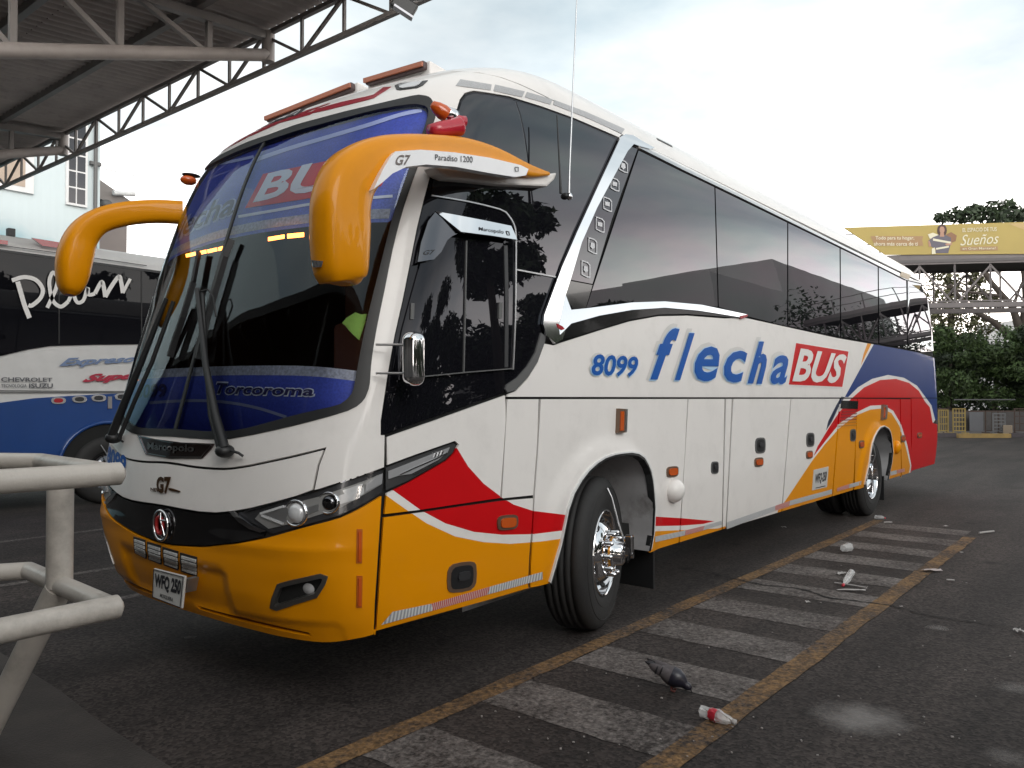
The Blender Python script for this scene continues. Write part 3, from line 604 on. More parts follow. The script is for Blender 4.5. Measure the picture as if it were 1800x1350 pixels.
# arch rubber lips and wheel wells
for A in (ARCH1,ARCH2):
    o=patch('arch_lip',A+[(p[0]+(.012 if p[0]>np.mean([q[0] for q in A]) else -.012),p[1]+.014) for p in A[::-1]],[BLACK],bus,.012,.05,step=(.05,.05)); 
    o2=patch('arch_chrome_lip',[(p[0]*1+(.012 if p[0]>np.mean([q[0] for q in A]) else -.012),p[1]+.014) for p in A]+[(p[0]+(.022 if p[0]>np.mean([q[0] for q in A]) else -.022),p[1]+.024) for p in A[::-1]],[mat('lip_white',(.7,.7,.7),.25)],bus,.014,.02,step=(.05,.05))
    mirror_of(o,bus)
    pr=[M(s,z) for s,z in A]; b=MB(); nA=len(pr)
    vs=[p+np.array((0,.0,0)) for p in pr]+[p+np.array((0,.75,0)) for p in pr]
    b.add(vs,[(i,i+1,nA+i+1,nA+i) for i in range(nA-1)],0,True)
    b.add([pr[0]+np.array((0,.75,-.3)),*[p+np.array((0,.75,0)) for p in pr],pr[-1]+np.array((0,.75,-.3))],[tuple(range(nA+2))],0)
    o=b.build('wheel_well',[LINER],bus); mirror_of(o,bus)
# hidden underside
b=MB(); b.box((4.2,1.3,.52),(5.8,1.1,.10)); b.build('floor_light_blocker',[DARK],bus)  # plain unseen box added beneath the body to block light
b=MB(); b.box((6.68,1.3,.5),(.07,.9,.07)); b.build('axle_beam',[DARK],bus)
b=MB(); b.box((0,1.3,.5),(.06,.9,.06)); b.build('axle_beam',[DARK],bus)
def S3(px,py,off=0.0):
    s,z=U(px,py); return M(s,z)+MN(s,z)*off
def pxtube(name,pts,r,off,m,parent,n=8):
    b=MB(); b.tube([S3(p[0],p[1],off if len(p)<3 else p[2]) for p in pts],r,n); return b.build(name,m,parent)
# ---------- printed film banners behind the windscreen
def print_mat(name, lo, hi, z0, z1, c_lo, c_hi, streak=.25):
    m=bpy.data.materials.new(name); m.use_nodes=True; n=m.node_tree.nodes; l=m.node_tree.links; b=n['Principled BSDF']; b.inputs['Roughness'].default_value=.5
    t=n.new('ShaderNodeTexCoord'); sx=n.new('ShaderNodeSeparateXYZ'); l.new(t.outputs['Object'],sx.inputs[0])
    mr=n.new('ShaderNodeMapRange'); mr.inputs['From Min'].default_value=z0; mr.inputs['From Max'].default_value=z1; l.new(sx.outputs['Z'],mr.inputs['Value'])
    r=n.new('ShaderNodeValToRGB'); r.color_ramp.elements[0].color=(*c_lo,1); r.color_ramp.elements[1].color=(*c_hi,1)
    mp=n.new('ShaderNodeMapping'); mp.inputs['Scale'].default_value=(.4,.8,9); l.new(t.outputs['Object'],mp.inputs['Vector'])
    nz=n.new('ShaderNodeTexNoise'); nz.inputs['Scale'].default_value=2.5; nz.inputs['Detail'].default_value=3; l.new(mp.outputs[0],nz.inputs['Vector'])
    ad=n.new('ShaderNodeMath'); ad.operation='MULTIPLY_ADD'; ad.inputs[1].default_value=streak; l.new(nz.outputs['Fac'],ad.inputs[0]); l.new(mr.outputs[0],ad.inputs[2])
    sb=n.new('ShaderNodeMath'); sb.operation='SUBTRACT'; sb.inputs[1].default_value=streak/2; l.new(ad.outputs[0],sb.inputs[0]); l.new(sb.outputs[0],r.inputs[0])
    vo=n.new('ShaderNodeTexVoronoi'); vo.inputs['Scale'].default_value=85; l.new(t.outputs['Object'],vo.inputs['Vector'])
    mx=n.new('ShaderNodeMixRGB'); mx.blend_type='MULTIPLY'; mx.inputs[0].default_value=.35; l.new(r.outputs[0],mx.inputs[1]); l.new(vo.outputs['Distance'],mx.inputs[2])
    l.new(mx.outputs[0],b.inputs['Base Color']); l.new(mx.outputs[0],b.inputs['Emission Color']); b.inputs['Emission Strength'].default_value=0
    return m
BLU_T=print_mat('banner_blue_top',0,0,2.5,3.2,(.15,.22,.80),(.015,.04,.48))
BLU_B=print_mat('banner_blue_bottom',0,0,1.42,1.85,(.012,.025,.28),(.13,.19,.85))
LILAC=mat('print_lilac',(.50,.55,.85),.5,var=.1); PALE=mat('print_pale',(.85,.90,.98),.5,var=.02); PRED=mat('print_red',(.75,.015,.04),.5,var=.1); PNAVY=mat('print_navy',(.03,.025,.11),.5)
STUD=mat('print_studs',(.5,.52,.62),.5,var=.6,vscale=60)
zt=[U(*p) for p in SP([(403,414),(450,405),(500,398),(560,391),(620,387),(682,386)],2)]
WIh=[p for p in WI if p[0]>=0]   # near half loop order centre-top ... centre-bottom
ct=min(WIh,key=lambda p:p[0]+(10 if p[1]<2.5 else 0))
def wi_clip(zmin=None,zmax=None):
    pts=sorted([p for p in WI if p[0]>=0],key=lambda p:-p[1]) ; return pts
near=[p for p in WI if p[0]>=-1e-9]
near_top=[p for p in near if p[1]>zt[-1][1]+.01]; near_bot=[p for p in near]
def order_from_top(P):   # walk the loop from centre top
    k=max(range(len(WI)),key=lambda i:(abs(WI[i][0])<1e-9)*100+WI[i][1]); Q=WI[k:]+WI[:k]
    return Q if Q[1][0]>0 else [Q[0]]+Q[:0:-1]
Q=order_from_top(WI); half=[Q[0]]+[p for p in Q[1:] if p[0]>0 or abs(p[0])<1e-9]
def uptoz(h,z,above=True):
    out=[]
    for p in h:
        if p[1]>=z: out.append(p)
        else: break
    return out
ht=uptoz(half,zt[-1][1]+.01)
up_half=ht+[(p[0],p[1]) for p in zt[::-1]]
ban=patch('top_sun_banner',sym([(0,up_half[0][1])]+up_half[1:-1]+[(0,up_half[-1][1])]),[BLU_T],bus,-.03,0,step=(.08,.06)); ban['label']='printed blue film band across the top of the windscreen'
stz=sym([(0,zt[0][1]+.075)]+[(p[0],p[1]+.075) for p in zt[1:]]+[(p[0],p[1]+.02) for p in zt[::-1]][:-1]+[(0,zt[0][1]+.02)])
patch('studded_print_band',stz,[STUD],ban,-.028,0,step=(.08,.06))
def pnt(name,pts,m,par=ban,off=-.027,h=12): return patch(name,UP_(pts,h),[m],par,off,0,step=(.08,.05))
pnt('light_streak',line_band(SP([(440,277),(500,256),(560,238),(640,214),(700,195),(742,187)]),7),LILAC,ban)
pnt('light_streak',line_band(SP([(372,284),(400,279),(440,270)]),5),LILAC,ban)
pnt('light_streak',line_band(SP([(412,377),(480,365),(548,353),(620,345),(690,340)]),5),PALE,ban)
pnt('red_box',[(424,362),(456,301),(595,272),(712,248),(668,322),(545,343)],PRED,ban)
qb=lambda c,o:quad_body(c,o)
text_on('lettering','BUS',qb([(438,353),(645,322),(690,262),(466,300)],-.024),PALE,ban,bold=.03,shear=0)
text_on('lettering_outline','flecha',qb([(262,420),(404,374),(421,326),(284,372)],-.026),LILAC,ban,bold=.05,shear=0)
text_on('lettering','flecha',qb([(264,417),(402,373),(419,328),(286,374)],-.023),PNAVY,ban,bold=.015,shear=0)
# bottom banner
zb_=[U(*p) for p in SP([(342,643),(390,641),(450,640),(514,640),(570,643),(630,650)],2)]
hbm=[p for p in half if p[1]<zb_[-1][1]-.005]
# near half (bottom): from right edge down to centre
ban2h=[(0,zb_[0][1])]+zb_+hbm
ban2=patch('bottom_dash_banner',sym(ban2h[:-1]+[(0,hbm[-1][1])]),[BLU_B],bus,-.03,0,step=(.08,.05)); ban2['label']='printed blue film band along the foot of the windscreen'
patch('studded_print_band',sym([(0,zb_[0][1])]+zb_+[(p[0],p[1]-.05) for p in zb_[::-1]]+[(0,zb_[0][1]-.05)]),[STUD],ban2,-.028,0,step=(.08,.05))
pnt('light_streak',line_band(SP([(255,706),(300,703),(350,702),(400,706),(450,716),(497,731)]),5),mat('print_greylilac',(.25,.28,.42),.5),ban2)
text_on('lettering_outline','Torcoroma',qb([(366,692),(548,696),(553,674),(374,668)],-.026),PALE,ban2,bold=.05)
text_on('lettering','Torcoroma',qb([(368,690),(546,694),(551,677),(376,671)],-.022),PNAVY,ban2,bold=.02)
text_on('lettering','8099',qb([(232,699),(284,697),(286,672),(236,674)],-.024),PNAVY,ban2,bold=.03)
# amber warning light bars glowing behind the glass
GLOW=mat('amber_led',(1,.35,.05),.4,emit=(1,.26,.04,5.5)); GLOWD=mat('amber_led_dim',(.9,.25,.05),.4,emit=(1,.28,.08,.6))
for pts in ([(313,441),(330,437),(331,443),(314,447)],[(332,437),(349,433),(350,439),(333,443)],[(351,433),(368,429),(369,435),(352,439)],[(370,429),(386,424),(387,431),(371,435)],[(459,410),(488,405),(488,412),(459,417)],[(493,404),(523,401),(523,409),(493,412)]):
    c=np.mean(pts,0); o=pnt('led_light_bar',pts,GLOW,bus,-.05)
for k in range(7): pnt('side_led',[(232,641+k*4),(237,640+k*4),(236.5,642.5+k*4),(231.5,643.5+k*4)],GLOWD,bus,-.03)
# interior: dash, steering wheel, seats, partition
INT=mat('interior_grey',(.22,.22,.225),.7); SEAT=mat('seat_fabric',(.34,.28,.30),.9); CURT=mat('curtain_grey',(.6,.62,.58),.9)
b=MB(); b.box((-1.55,1.3,1.15),(.45,1.12,.20)); b.build('dashboard',[INT],bus,.05)
b=MB(); ringp=[(-1.25+.22*math.cos(t)*.45,.72+.24*math.sin(t),1.62+.22*math.cos(t)*.85) for t in np.linspace(0,2*math.pi,25)]; b.tube(ringp,.016,8,caps=False); sw=b.build('steering_wheel',[PLASTIC],bus)
b=MB(); b.tube([(-1.25,.72,1.62),(-1.45,.72,1.35)],.025,8); b.build('steering_column',[PLASTIC],sw)
for y in(.75,1.95):
    b=MB(); b.box((-.55,y,1.75),(.07,.24,.42)); st=b.build('cab_seat',[SEAT],bus,.05); b=MB(); b.box((-.8,y,1.3),(.26,.25,.08)); b.build('seat_cushion',[SEAT],st,.04)
b=MB(); b.box((-.25,1.3,2.2),(.02,1.15,1.1)); b.build('cab_partition',[INT],bus)
for k in range(7):
    y=.22+k*.055; b=MB(); b.tube([(-1.35-.02*(k%2),y,2.75),(-1.35+.02*(k%2),y,1.35)],.03,8); b.build('curtain_fold',[CURT],bus)
# ---------- wipers
def wiper(arm,arm2,blade,base):
    b=MB(); b.tube([S3(p[0],p[1],p[2]) for p in arm],[.026,.023,.019,.013][:len(arm)],8); w=b.build('windscreen_wiper',[BLACK],bus)
    b=MB(); b.tube([S3(p[0],p[1],p[2]) for p in arm2],.013,8); b.build('wiper_link',[BLACK],w)
    b=MB(); P=[S3(p[0],p[1],p[2]) for p in blade]
    for k in range(len(P)-1): b.bar(P[k],P[k+1],.014,.035)
    b.build('wiper_blade',[BLACK],w)
    b=MB(); b.ell(S3(*base,.045),(.05,.045,.035)); b.build('wiper_pivot',[BLACK],w)
    return w
wiper([(412,792,.06),(398,735,.07),(384,650,.08),(369,517,.08)],[(400,794,.05),(384,735,.05),(376,640,.05),(372,522,.06)],[(416,425,.03),(404,455,.03),(385,520,.03),(371,570,.03),(357,634,.03)],(408,795))
pxtube('wiper_hose',[(372,520,.07),(385,517,.07),(391,530,.06),(388,560,.03)],.005,.05,[BLACK],bus,6)
wiper([(214,770,.06),(240,712,.07),(272,642,.08),(318,534,.09)],[(225,772,.05),(250,712,.05),(282,640,.05),(322,536,.06)],[(358,446,.03),(348,500,.03),(330,560,.03),(316,600,.03),(307,630,.03)],(213,772))
pxtube('washer_pipe',[(420,795,.05),(430,798,.04),(433,803,.02)],.007,.04,[BLACK],bus,6)
pxtube('washer_pipe',[(222,772,.05),(225,778,.03)],.007,.04,[BLACK],bus,6)
# ---------- yellow horn mirrors
def loft(name, st, m, parent, n=18, **kw):   # st: list of (centre3D, halfwidth a, halfdepth b), b along y
    C=[np.array(s[0],float) for s in st]; vs=[]; k=len(st)
    for i in range(k):
        t=C[min(i+1,k-1)]-C[max(i-1,0)]; t/=np.linalg.norm(t); yv=np.array((0,1.,0)); u=np.cross(t,yv); u/=np.linalg.norm(u); w=np.cross(u,t)
        for j in range(n):
            a=2*math.pi*j/n; ca,sa=math.cos(a),math.sin(a); p=.62
            vs.append(C[i]+u*st[i][1]*math.copysign(abs(ca)**p,ca)+w*st[i][2]*math.copysign(abs(sa)**p,sa))
    b=MB(); b.add(vs,[(i*n+j,i*n+(j+1)%n,(i+1)*n+(j+1)%n,(i+1)*n+j) for i in range(k-1) for j in range(n)],0,True)
    b.add(vs[:n],[tuple(range(n-1,-1,-1))],0,True); b.add(vs[-n:],[tuple(range(n))],0,True)
    return b.build(name,m,parent,**kw)
def mirror_arm(sts, per=5):   # sts: (px,py,y, half width px, half depth m)
    A=np.array([ [*on_y(s[0],s[1],s[2]), s[3]*np.dot(on_y(s[0],s[1],s[2])-CAMP,FW)/FPX, s[4]] for s in sts]); Bq=smooth_poly(A,per)
    return [(q[:3],max(q[3],.004),max(q[4],.004)) for q in (np.array(x) for x in Bq)]
YM=mat('mirror_yellow',(.70,.26,.0),.4,spec=.15,coat=.3,var=.05,vscale=9)
near_arm=[(962,306,.0,3,.02),(925,300,-.01,12,.035),(870,280,-.03,19,.05),(815,268,-.07,24,.06),(760,263,-.12,24,.07),(705,265,-.17,27,.08),(655,280,-.21,36,.09),(616,313,-.24,47,.09),(600,355,-.25,52,.09),(598,400,-.25,52,.095),(598,445,-.25,49,.095),(599,474,-.25,46,.09),(600,489,-.25,41,.08),(601,496,-.25,33,.065),(601,499,-.25,18,.05)]
ma=loft('yellow_horn_mirror',mirror_arm(near_arm),[YM],bus); ma['label']='yellow horn mirror on the driver side with white Paradiso strip'
far_arm=[(322,374,2.50,20,.06),(270,372,2.60,20,.07),(215,377,2.70,21,.07),(172,390,2.78,22,.08),(145,415,2.83,25,.09),(132,450,2.86,27,.11),(127,485,2.87,24,.11),(124,508,2.87,17,.09),(122,519,2.87,8,.05)]
mf=loft('yellow_horn_mirror',mirror_arm(far_arm),[YM],bus); mf['label']='yellow horn mirror on the far side'
mgl=MB(); gp=[on_y(x,y,2.90) for x,y in ((152,425),(158,430),(150,470),(138,512),(133,514),(142,465))]; mgl.prism(gp,(.0,-.06,0)); mgl.build('mirror_glass',[CHROME],mf)
def drape(name, obj, pts, m, parent, off=.004, h=6, gs=7):   # overlay traced in the picture, laid onto another object
    dg=bpy.context.evaluated_depsgraph_get(); bv=BVHTree.FromPolygons([v.co for v in obj.data.vertices],[p.vertices[:] for p in obj.data.polygons])
    poly=[tuple(p) for p in subdiv(pts,h)]; V,F,mi=tri_domain(poly,step=(gs,gs)); P=[];Nn=[]
    for v in V:
        d=ray(*v); hit,nn,i,_=bv.ray_cast(Vector(CAMP),Vector(d))
        if hit is None:
            hit,nn,i,_=bv.find_nearest(Vector(CAMP+d*np.linalg.norm(np.array(obj.data.vertices[0].co)-CAMP)))
        nn=np.array(nn); nn=nn if np.dot(nn,d)<0 else -nn; P.append(np.array(hit)); Nn.append(nn)
    P=np.array(P);Nn=np.array(Nn); F=F[:,::-1]
    me=bpy.data.meshes.new(name); me.from_pydata([tuple(p) for p in P+Nn*off],[],[tuple(f) for f in F]); me.materials.append(m[0]); 
    me.polygons.foreach_set('use_smooth',[True]*len(F)); me.update(); return linkobj(name,me,parent)
WSTRIP=mat('white_strip',(.84,.84,.86),.3,coat=.3,var=.02)
stp=[(657,332),(672,300),(686,276),(695,266),(740,263),(800,268),(860,277),(915,290),(929,297),(925,308),(905,311),(860,304),(800,293),(750,289),(715,293),(690,305),(672,321)]
yo=lambda x: np.interp(x,[600,657,700,760,815,870,930],[-.42,-.375,-.32,-.26,-.20,-.14,-.09])
def plate(name,pts,m,parent,dy=0,th=.012):
    V,F,_=tri_domain([tuple(p) for p in subdiv(pts,6)],step=(9,9)); P=np.array([on_y(x,y,yo(x)-dy) for x,y in V]); Nn=np.tile(np.array((0,-1.,0)),(len(V),1))
    Nn+=np.stack([np.where(V[:,0]<700,-.25,-.12),0*V[:,0],0*V[:,0]],1); Nn/=np.linalg.norm(Nn,axis=1,keepdims=True); return skin(name,V,F[:,::-1],np.zeros(len(F),int),P,Nn,0,th,[m],parent)
sp_=plate('white_model_strip',stp,WSTRIP,ma,0,.05)
def quad_drape(c,obj,off):
    bv=BVHTree.FromPolygons([v.co for v in obj.data.vertices],[p.vertices[:] for p in obj.data.polygons]); Q=[np.array(p,float) for p in c]
    def fn(V):
        out=[]
        for u,v in V:
            q=Q[0]*(1-u)*(1-v)+Q[1]*u*(1-v)+Q[2]*u*v+Q[3]*(1-u)*v; d=ray(*q); hit,nn,i,_=bv.ray_cast(Vector(CAMP),Vector(d))
            out.append(np.array(hit)-d*off if hit is not None else at_depth(q[0],q[1],3.7))
        return out
    return fn
text_on('lettering','Paradiso 1200',lambda V:(lambda f:np.array([on_y(q[0],q[1],yo(q[0])-.004) for q in f(V)]))(quad_flat([(765,281),(831,286),(831,275),(765,271)])),INK,sp_,bold=.004)
text_on('lettering','G7',lambda V:(lambda f:np.array([on_y(q[0],q[1],yo(q[0])-.004) for q in f(V)]))(quad_flat([(694,290),(722,290),(722,272),(698,272)])),mat('brown_ink',(.12,.09,.08),.4),sp_,bold=.02,shear=.2)
plate('logo_mark',line_band([(905,294),(911,294),(911,301),(906,301),(905,294)],1.5),INK,sp_,.004,0)
rl=drape('mirror_lamp',ma,[(549,457),(570,459),(567,469),(552,470)],[CHROME],ma,.006)
# white bracket below the arm
b=MB(); bp_=[on_y(x,y,.0) for x,y in ((765,292),(800,297),(905,312),(960,306),(980,303),(975,316),(962,328),(880,324),(790,314),(775,305))]; b.prism(bp_,(0,.10,0)); b.build('mirror_bracket_fairing',[WHITE],bus,.012)
# horns and lamp above the mirror
a=on_y(756,231,-.02); c=on_y(808,222,-.06)
b=MB(); ax=c-a; Ln=np.linalg.norm(ax); b.lathe([(0,0),(.035,0),(.042,Ln*.3),(.045,Ln*.75),(.050,Ln*.95),(.050,Ln),(.040,Ln),(.034,Ln*.9),(0,Ln*.9)],a,ax,24); b.build('red_air_horn',[mat('horn_red',(.45,.02,.04),.3,coat=.5)],bus)
a=on_y(787,207,.02); c=on_y(815,215,-.0)
b=MB(); ax=c-a; Ln=np.linalg.norm(ax); b.lathe([(0,0),(.028,0),(.03,Ln*.8),(.036,Ln),(.0,Ln*.9)],a,ax,20); b.build('small_air_horn',[MATS['horn_red']],bus)
a=on_y(758,182,.03); c=on_y(786,203,-.01); d=on_y(812,203,.04); ax=c-a; Ln=np.linalg.norm(ax)
b=MB(); b.lathe([(0,0),(.02,.004),(.034,Ln*.35),(.042,Ln*.7),(.04,Ln)],a,ax,20); am=b.build('amber_marker_lamp',[AMBER],bus)
b=MB(); ax2=d-c; L2=np.linalg.norm(ax2); b.lathe([(0,-.01),(.042,0),(.036,L2*.4),(.02,L2*.9),(0,L2)],c-ax*.08,ax2,20); b.build('chrome_cone',[CHROME],am)
a=on_y(320,316,2.50); c=on_y(343,318,2.45)
b=MB(); b.ell((a+c)/2,(.06,.05,.035)); fl=b.build('amber_marker_lamp',[AMBER],bus); b=MB(); b.ell((a+c)/2+np.array((.02,0,.04)),(.07,.05,.012)); b.build('lamp_cap',[BLACK],fl)
# roof light bars
for (y0,y1,xa,xb,za,zc) in ((1.42,2.22,-1.04,-1.19,3.755,3.655),(.80,1.30,-.95,-1.02,3.77,3.76)):
    A_=np.array((xa,y0,za)); B_=np.array((xb,y1,zc)); mid=(A_+B_)/2
    b=MB(); b.bar(A_,B_,.05,.055); rb=b.build('roof_light_bar',[mat('bar_trim',(.08,.05,.05),.3)],bus,.01)
    b=MB(); off=np.array((-.03,0,0)); b.bar(A_+off,B_+off,.02,.030); b.build('amber_lens_strip',[mat('pale_amber',(.42,.12,.05),.3,coat=.5)],rb)
    for k in(-1,1):
        e_=mid+(B_-A_)*.5*k*.97
    b=MB(); ym=.0
    w_=[A_+np.array((.02,-.02,.035)),B_+np.array((.02,.02,.035)),B_+np.array((.02,.02,-.12)),A_+np.array((.02,-.02,-.12))]; bk_=[A_+np.array((.75,.05,.02)),B_+np.array((.75,-.05,.02)),B_+np.array((.6,-.05,-.15)),A_+np.array((.6,.05,-.15))]
    b.add(w_+bk_,[(0,1,2,3),(7,6,5,4),(0,4,5,1),(1,5,6,2),(2,6,7,3),(3,7,4,0)]); b.build('light_bar_fairing',[WHITE],bus,.01)
# forehead: marker lamps, red swoosh, grille patches
for pts in ([(694,151),(704,147),(752,142),(744,150),(733,155),(704,159),(697,158)],[(455,222),(480,206),(540,190),(530,198),(523,203),(490,212)]):
    f=B('forehead_lamp',pts,[PLASTIC],off=.004,thick=.006); c_=np.mean(pts,0); q_=[tuple(c_+(np.array(p)-c_)*.72) for p in pts]; pxp('lamp_lens',q_,[mat('grey_lens',(.42,.42,.44),.2,coat=1)],f,off=.009,thick=.004)
sw1=[(688,153),(674,154),(657,167),(646,170),(600,180),(557,192),(541,201),(575,194),(639,178),(657,173)]
DRED=mat('dark_red_stripe',(.34,.012,.03),.3,coat=.5)
for pts in (sw1,[(537,199),(557,195),(545,202),(490,217),(450,230),(450,227),(500,210)]): o=B('red_swoosh',pts,[DRED],off=.003,thick=.002); mirror_of(o,bus)
VENT=mat('vent_mesh',(.42,.42,.43),.5,var=.35,vscale=160)
for pts in ([(809,140),(864,149),(862,159),(801,151)],[(870,149),(922,161),(917,171),(867,160)],[(926,162),(971,175),(967,184),(922,171)],[(974,176),(1030,197),(1098,227),(1092,235),(1030,207),(972,184)]): o=B('vent_grille',pts,[VENT],off=.003,thick=.002); mirror_of(o,bus)
B('roof_vent_slot',[(1154,243),(1180,256),(1182,259),(1156,246)],[PLASTIC],off=.004,thick=.004)
B('gutter_badge',[(1583,478),(1599,484),(1596,492),(1580,486)],[mat('badge_tan',(.45,.36,.26),.5)],off=.016,thick=.004)
# ---------- front badges, emblem, LED grilles, number plate
bdg=B('nameplate',SP([(243,765),(275,772),(320,778),(378,780),(372,790),(357,806),(300,806),(258,798)],1),[mat('smoked_chrome',(.22,.17,.17),.12,metal=1.0)],off=.006,thick=.01,step=(.05,.03))
ins=[(250,769),(275,775),(320,781),(368,783),(355,803),(300,803),(262,796)]
text_on('lettering','Marcopolo',quad_body([(262,794),(343,799),(344,782),(262,778)],.010),mat('badge_letter',(.55,.5,.5),.2,metal=1),bdg,bold=.03)
pxp('plate_rim',line_band([(246,767),(300,778),(374,782),(356,804),(300,804),(259,797),(246,767)],1.8),[CHROME],bdg,off=.010,thick=.003)
GOLD=mat('bronze_badge',(.16,.07,.025),.25,metal=.8)
g7=text_on('model_badge','G7',quad_body([(279,867),(303,869),(303,838),(276,838)],.008),GOLD,bus,bold=.05,shear=.15)
pxp('badge_bar',[(298,858),(303,858),(318,863),(317,865),(300,862)],[GOLD],g7,off=.008,thick=.006)
text_on('lettering','NEW',quad_body([(267,863),(286,866),(286,859),(267,857)],.008),GOLD,g7,bold=.04)
text_on('fleet_number','8099',quad_body([(189,812),(221,838),(224,802),(191,783)],.004),mat('flecha_blue',(.006,.085,.36),.45,spec=.15,coat=.15,var=.02),bus,bold=.04)
P,Rm=frame_body(287,923); b=MB(); n_=Rm[:,2]
def ring(b,P,Rm,rx,rz,r,off,n=36,mi=0): b.tube([P+Rm[:,0]*rx*math.cos(t)+Rm[:,1]*rz*math.sin(t)+Rm[:,2]*off for t in np.linspace(0,2*math.pi,n)],r,8,mi,caps=False)
ring(b,P,Rm,.072,.080,.008,.015); em=b.build('round_emblem',[CHROME],bus)
b=MB(); b.lathe([(0,.008),(.07,.004),(.075,-.01)],P,n_,28); b.build('emblem_base',[DCHROME],em)
b=MB(); ring(b,P-Rm[:,0]*.012,Rm,.032,.045,.010,.014); b.build('emblem_red_core',[mat('emblem_red',(.35,.02,.02),.3)],em)
b=MB(); b.tube([P+Rm[:,1]*.078+Rm[:,2]*.016,P+Rm[:,1]*.03+Rm[:,0]*.01+Rm[:,2]*.022,P+Rm[:,0]*.04-Rm[:,1]*.05+Rm[:,2]*.016],.006,8); b.tube([P+Rm[:,1]*.03+Rm[:,0]*.01+Rm[:,2]*.022,P+Rm[:,0]*.06+Rm[:,1]*.03+Rm[:,2]*.014],.005,8); b.build('emblem_star',[CHROME],em)
for pts in ([(236,943),(256,949),(258,982),(238,971)],[(260,952),(284,959),(284,992),(262,983)],[(287,961),(314,969),(314,1002),(289,993)],[(318,971),(347,979),(347,1013),(319,1004)]):
    pts=np.array(pts,float); f=B('led_work_light',[tuple(p) for p in pts],[BLACK],off=.006,thick=.02,step=(.03,.02))
    tl,tr,br,bl=pts
    for k in range(4):
        a0=.12+k*.21; a1=a0+.14
        l0=tl+(bl-tl)*a0; r0=tr+(br-tr)*a0; l1=tl+(bl-tl)*a1; r1=tr+(br-tr)*a1; e=.14
        pxp('light_row',[tuple(l0+(r0-l0)*e),tuple(r0),tuple(r1),tuple(l1+(r1-l1)*e)],[mat('faceted_reflector',(.95,.93,.90),.35,metal=.1,var=.5,vscale=120,bump=1.0,bscale=160)],f,off=.012,thick=.006,step=(.02,.02))
XP=-2.52; pc=[on_x(x,y,XP) for x,y in ((270,999),(325,1013),(319,1070),(268,1050))]
b=MB(); b.prism([p for p in pc],(.012,0,0)); npl=b.build('number_plate',[mat('plate_white',(.55,.54,.52),.4)],bus,.003)
pf=[p+np.array((-.003,0,0)) for p in (on_x(268,1050,XP),on_x(319,1070,XP),on_x(325,1013,XP),on_x(270,999,XP))]
def sub(q,u0,v0,u1,v1):
    f=quad_flat(q); return [f(np.array([[u,v]]))[0] for u,v in((u0,v0),(u1,v0),(u1,v1),(u0,v1))]
text_on('plate_lettering','WFQ 250',quad_flat(sub(pf,.07,.33,.93,.86)),INK,npl,bold=.05)
text_on('plate_lettering','MOSQUERA',quad_flat(sub(pf,.28,.10,.72,.24)),INK,npl,bold=.02)
b=MB()
for (u0,v0,u1,v1) in ((.02,.02,.98,.04),(.02,.96,.98,.98),(.02,.02,.035,.98),(.965,.02,.98,.98)): b.prism(sub(pf,u0,v0,u1,v1),(-.002,0,0))
o=b.build('plate_border',[INK],npl); o['kind']='stuff'
b=MB(); b.prism([on_x(x,y,XP+.03) for x,y in ((325,1016),(331,1018),(326,1042),(320,1040))],(.06,0,0)); b.build('plate_bracket',[SATIN],bus)
# ---------- side lettering and fittings
FB=MATS['flecha_blue']; SHD=mat('letter_shadow',(.60,.58,.56),.4,var=.05); LBL=mat('letter_halo',(.42,.60,.78),.4)
nump=[(1037,660),(1117,663),(1121,627),(1040,622)]
def grow(q,a,dx=0,dy=0): q=np.array(q,float); c=q.mean(0); return [tuple(c+(p-c)*a+np.array((dx,dy))) for p in q]
text_on('number_halo','8099',quad_body(grow(nump,1.06,-1,-2),.0030),SHD,bus,bold=.055,shear=.1)
text_on('number_halo','8099',quad_body(grow(nump,1.04,0,1.5),.0065),LBL,bus,bold=.045,shear=.1)
text_on('fleet_number','8099',quad_body(nump,.010),FB,bus,bold=.025,shear=.1)
lett=[('f',(1143,667),(1165,668),(1192,577)),('l',(1184,669),(1201,670),(1220,585)),('e',(1219,671),(1262,672),(1262,609)),('c',(1272,673),(1310,674),(1310,615)),('h',(1312,674),(1344,675),(1350,601)),('a',(1354,676),(1381,677),(1386,624))]
LQ=[('f',[(1141,667),(1174,668),(1193,577),(1160,577)]),('l',[(1184,668),(1202,669),(1219,586),(1201,585)]),('e',[(1218,670),(1260,671),(1264,609),(1221,609)]),('c',[(1270,672),(1308,673),(1312,617),(1272,616)]),('h',[(1312,674),(1341,675),(1350,601),(1325,600)]),('a',[(1352,675),(1380,676),(1387,625),(1356,624)])]
for ch_,q in LQ:
    sh=.0 if ch_ in 'l' else .0
    o=text_on('letter_shadow',ch_,quad_body([(x-3,y-2 if k>1 else y) for k,(x,y) in enumerate(grow(q,1.08,-1,-3))],.0030),SHD,bus,bold=.035,shear=.22)
    text_on('letter_shadow',ch_,quad_body(grow(q,1.05,-.5,.5),.0065),LBL,o,bold=.036,shear=.22)
    text_on('letter',ch_,quad_body(q,.011),FB,bus,bold=.045 if ch_ in 'flh' else .022,shear=.22)
B('bus_logo_box',[(1397,601),(1493,616),(1481,682),(1384,678)],[mat('logo_white',(.72,.70,.68),.3)],off=.003,thick=.002)
bx=B('bus_logo_box',[(1399,603),(1491,618),(1480,680),(1386,676)],[RED],off=.0045,thick=.002)
text_on('lettering','BUS',quad_body([(1391,671),(1472,674),(1488,624),(1401,611)],.010),MATS['logo_white'],bx,bold=.03,shear=.12)
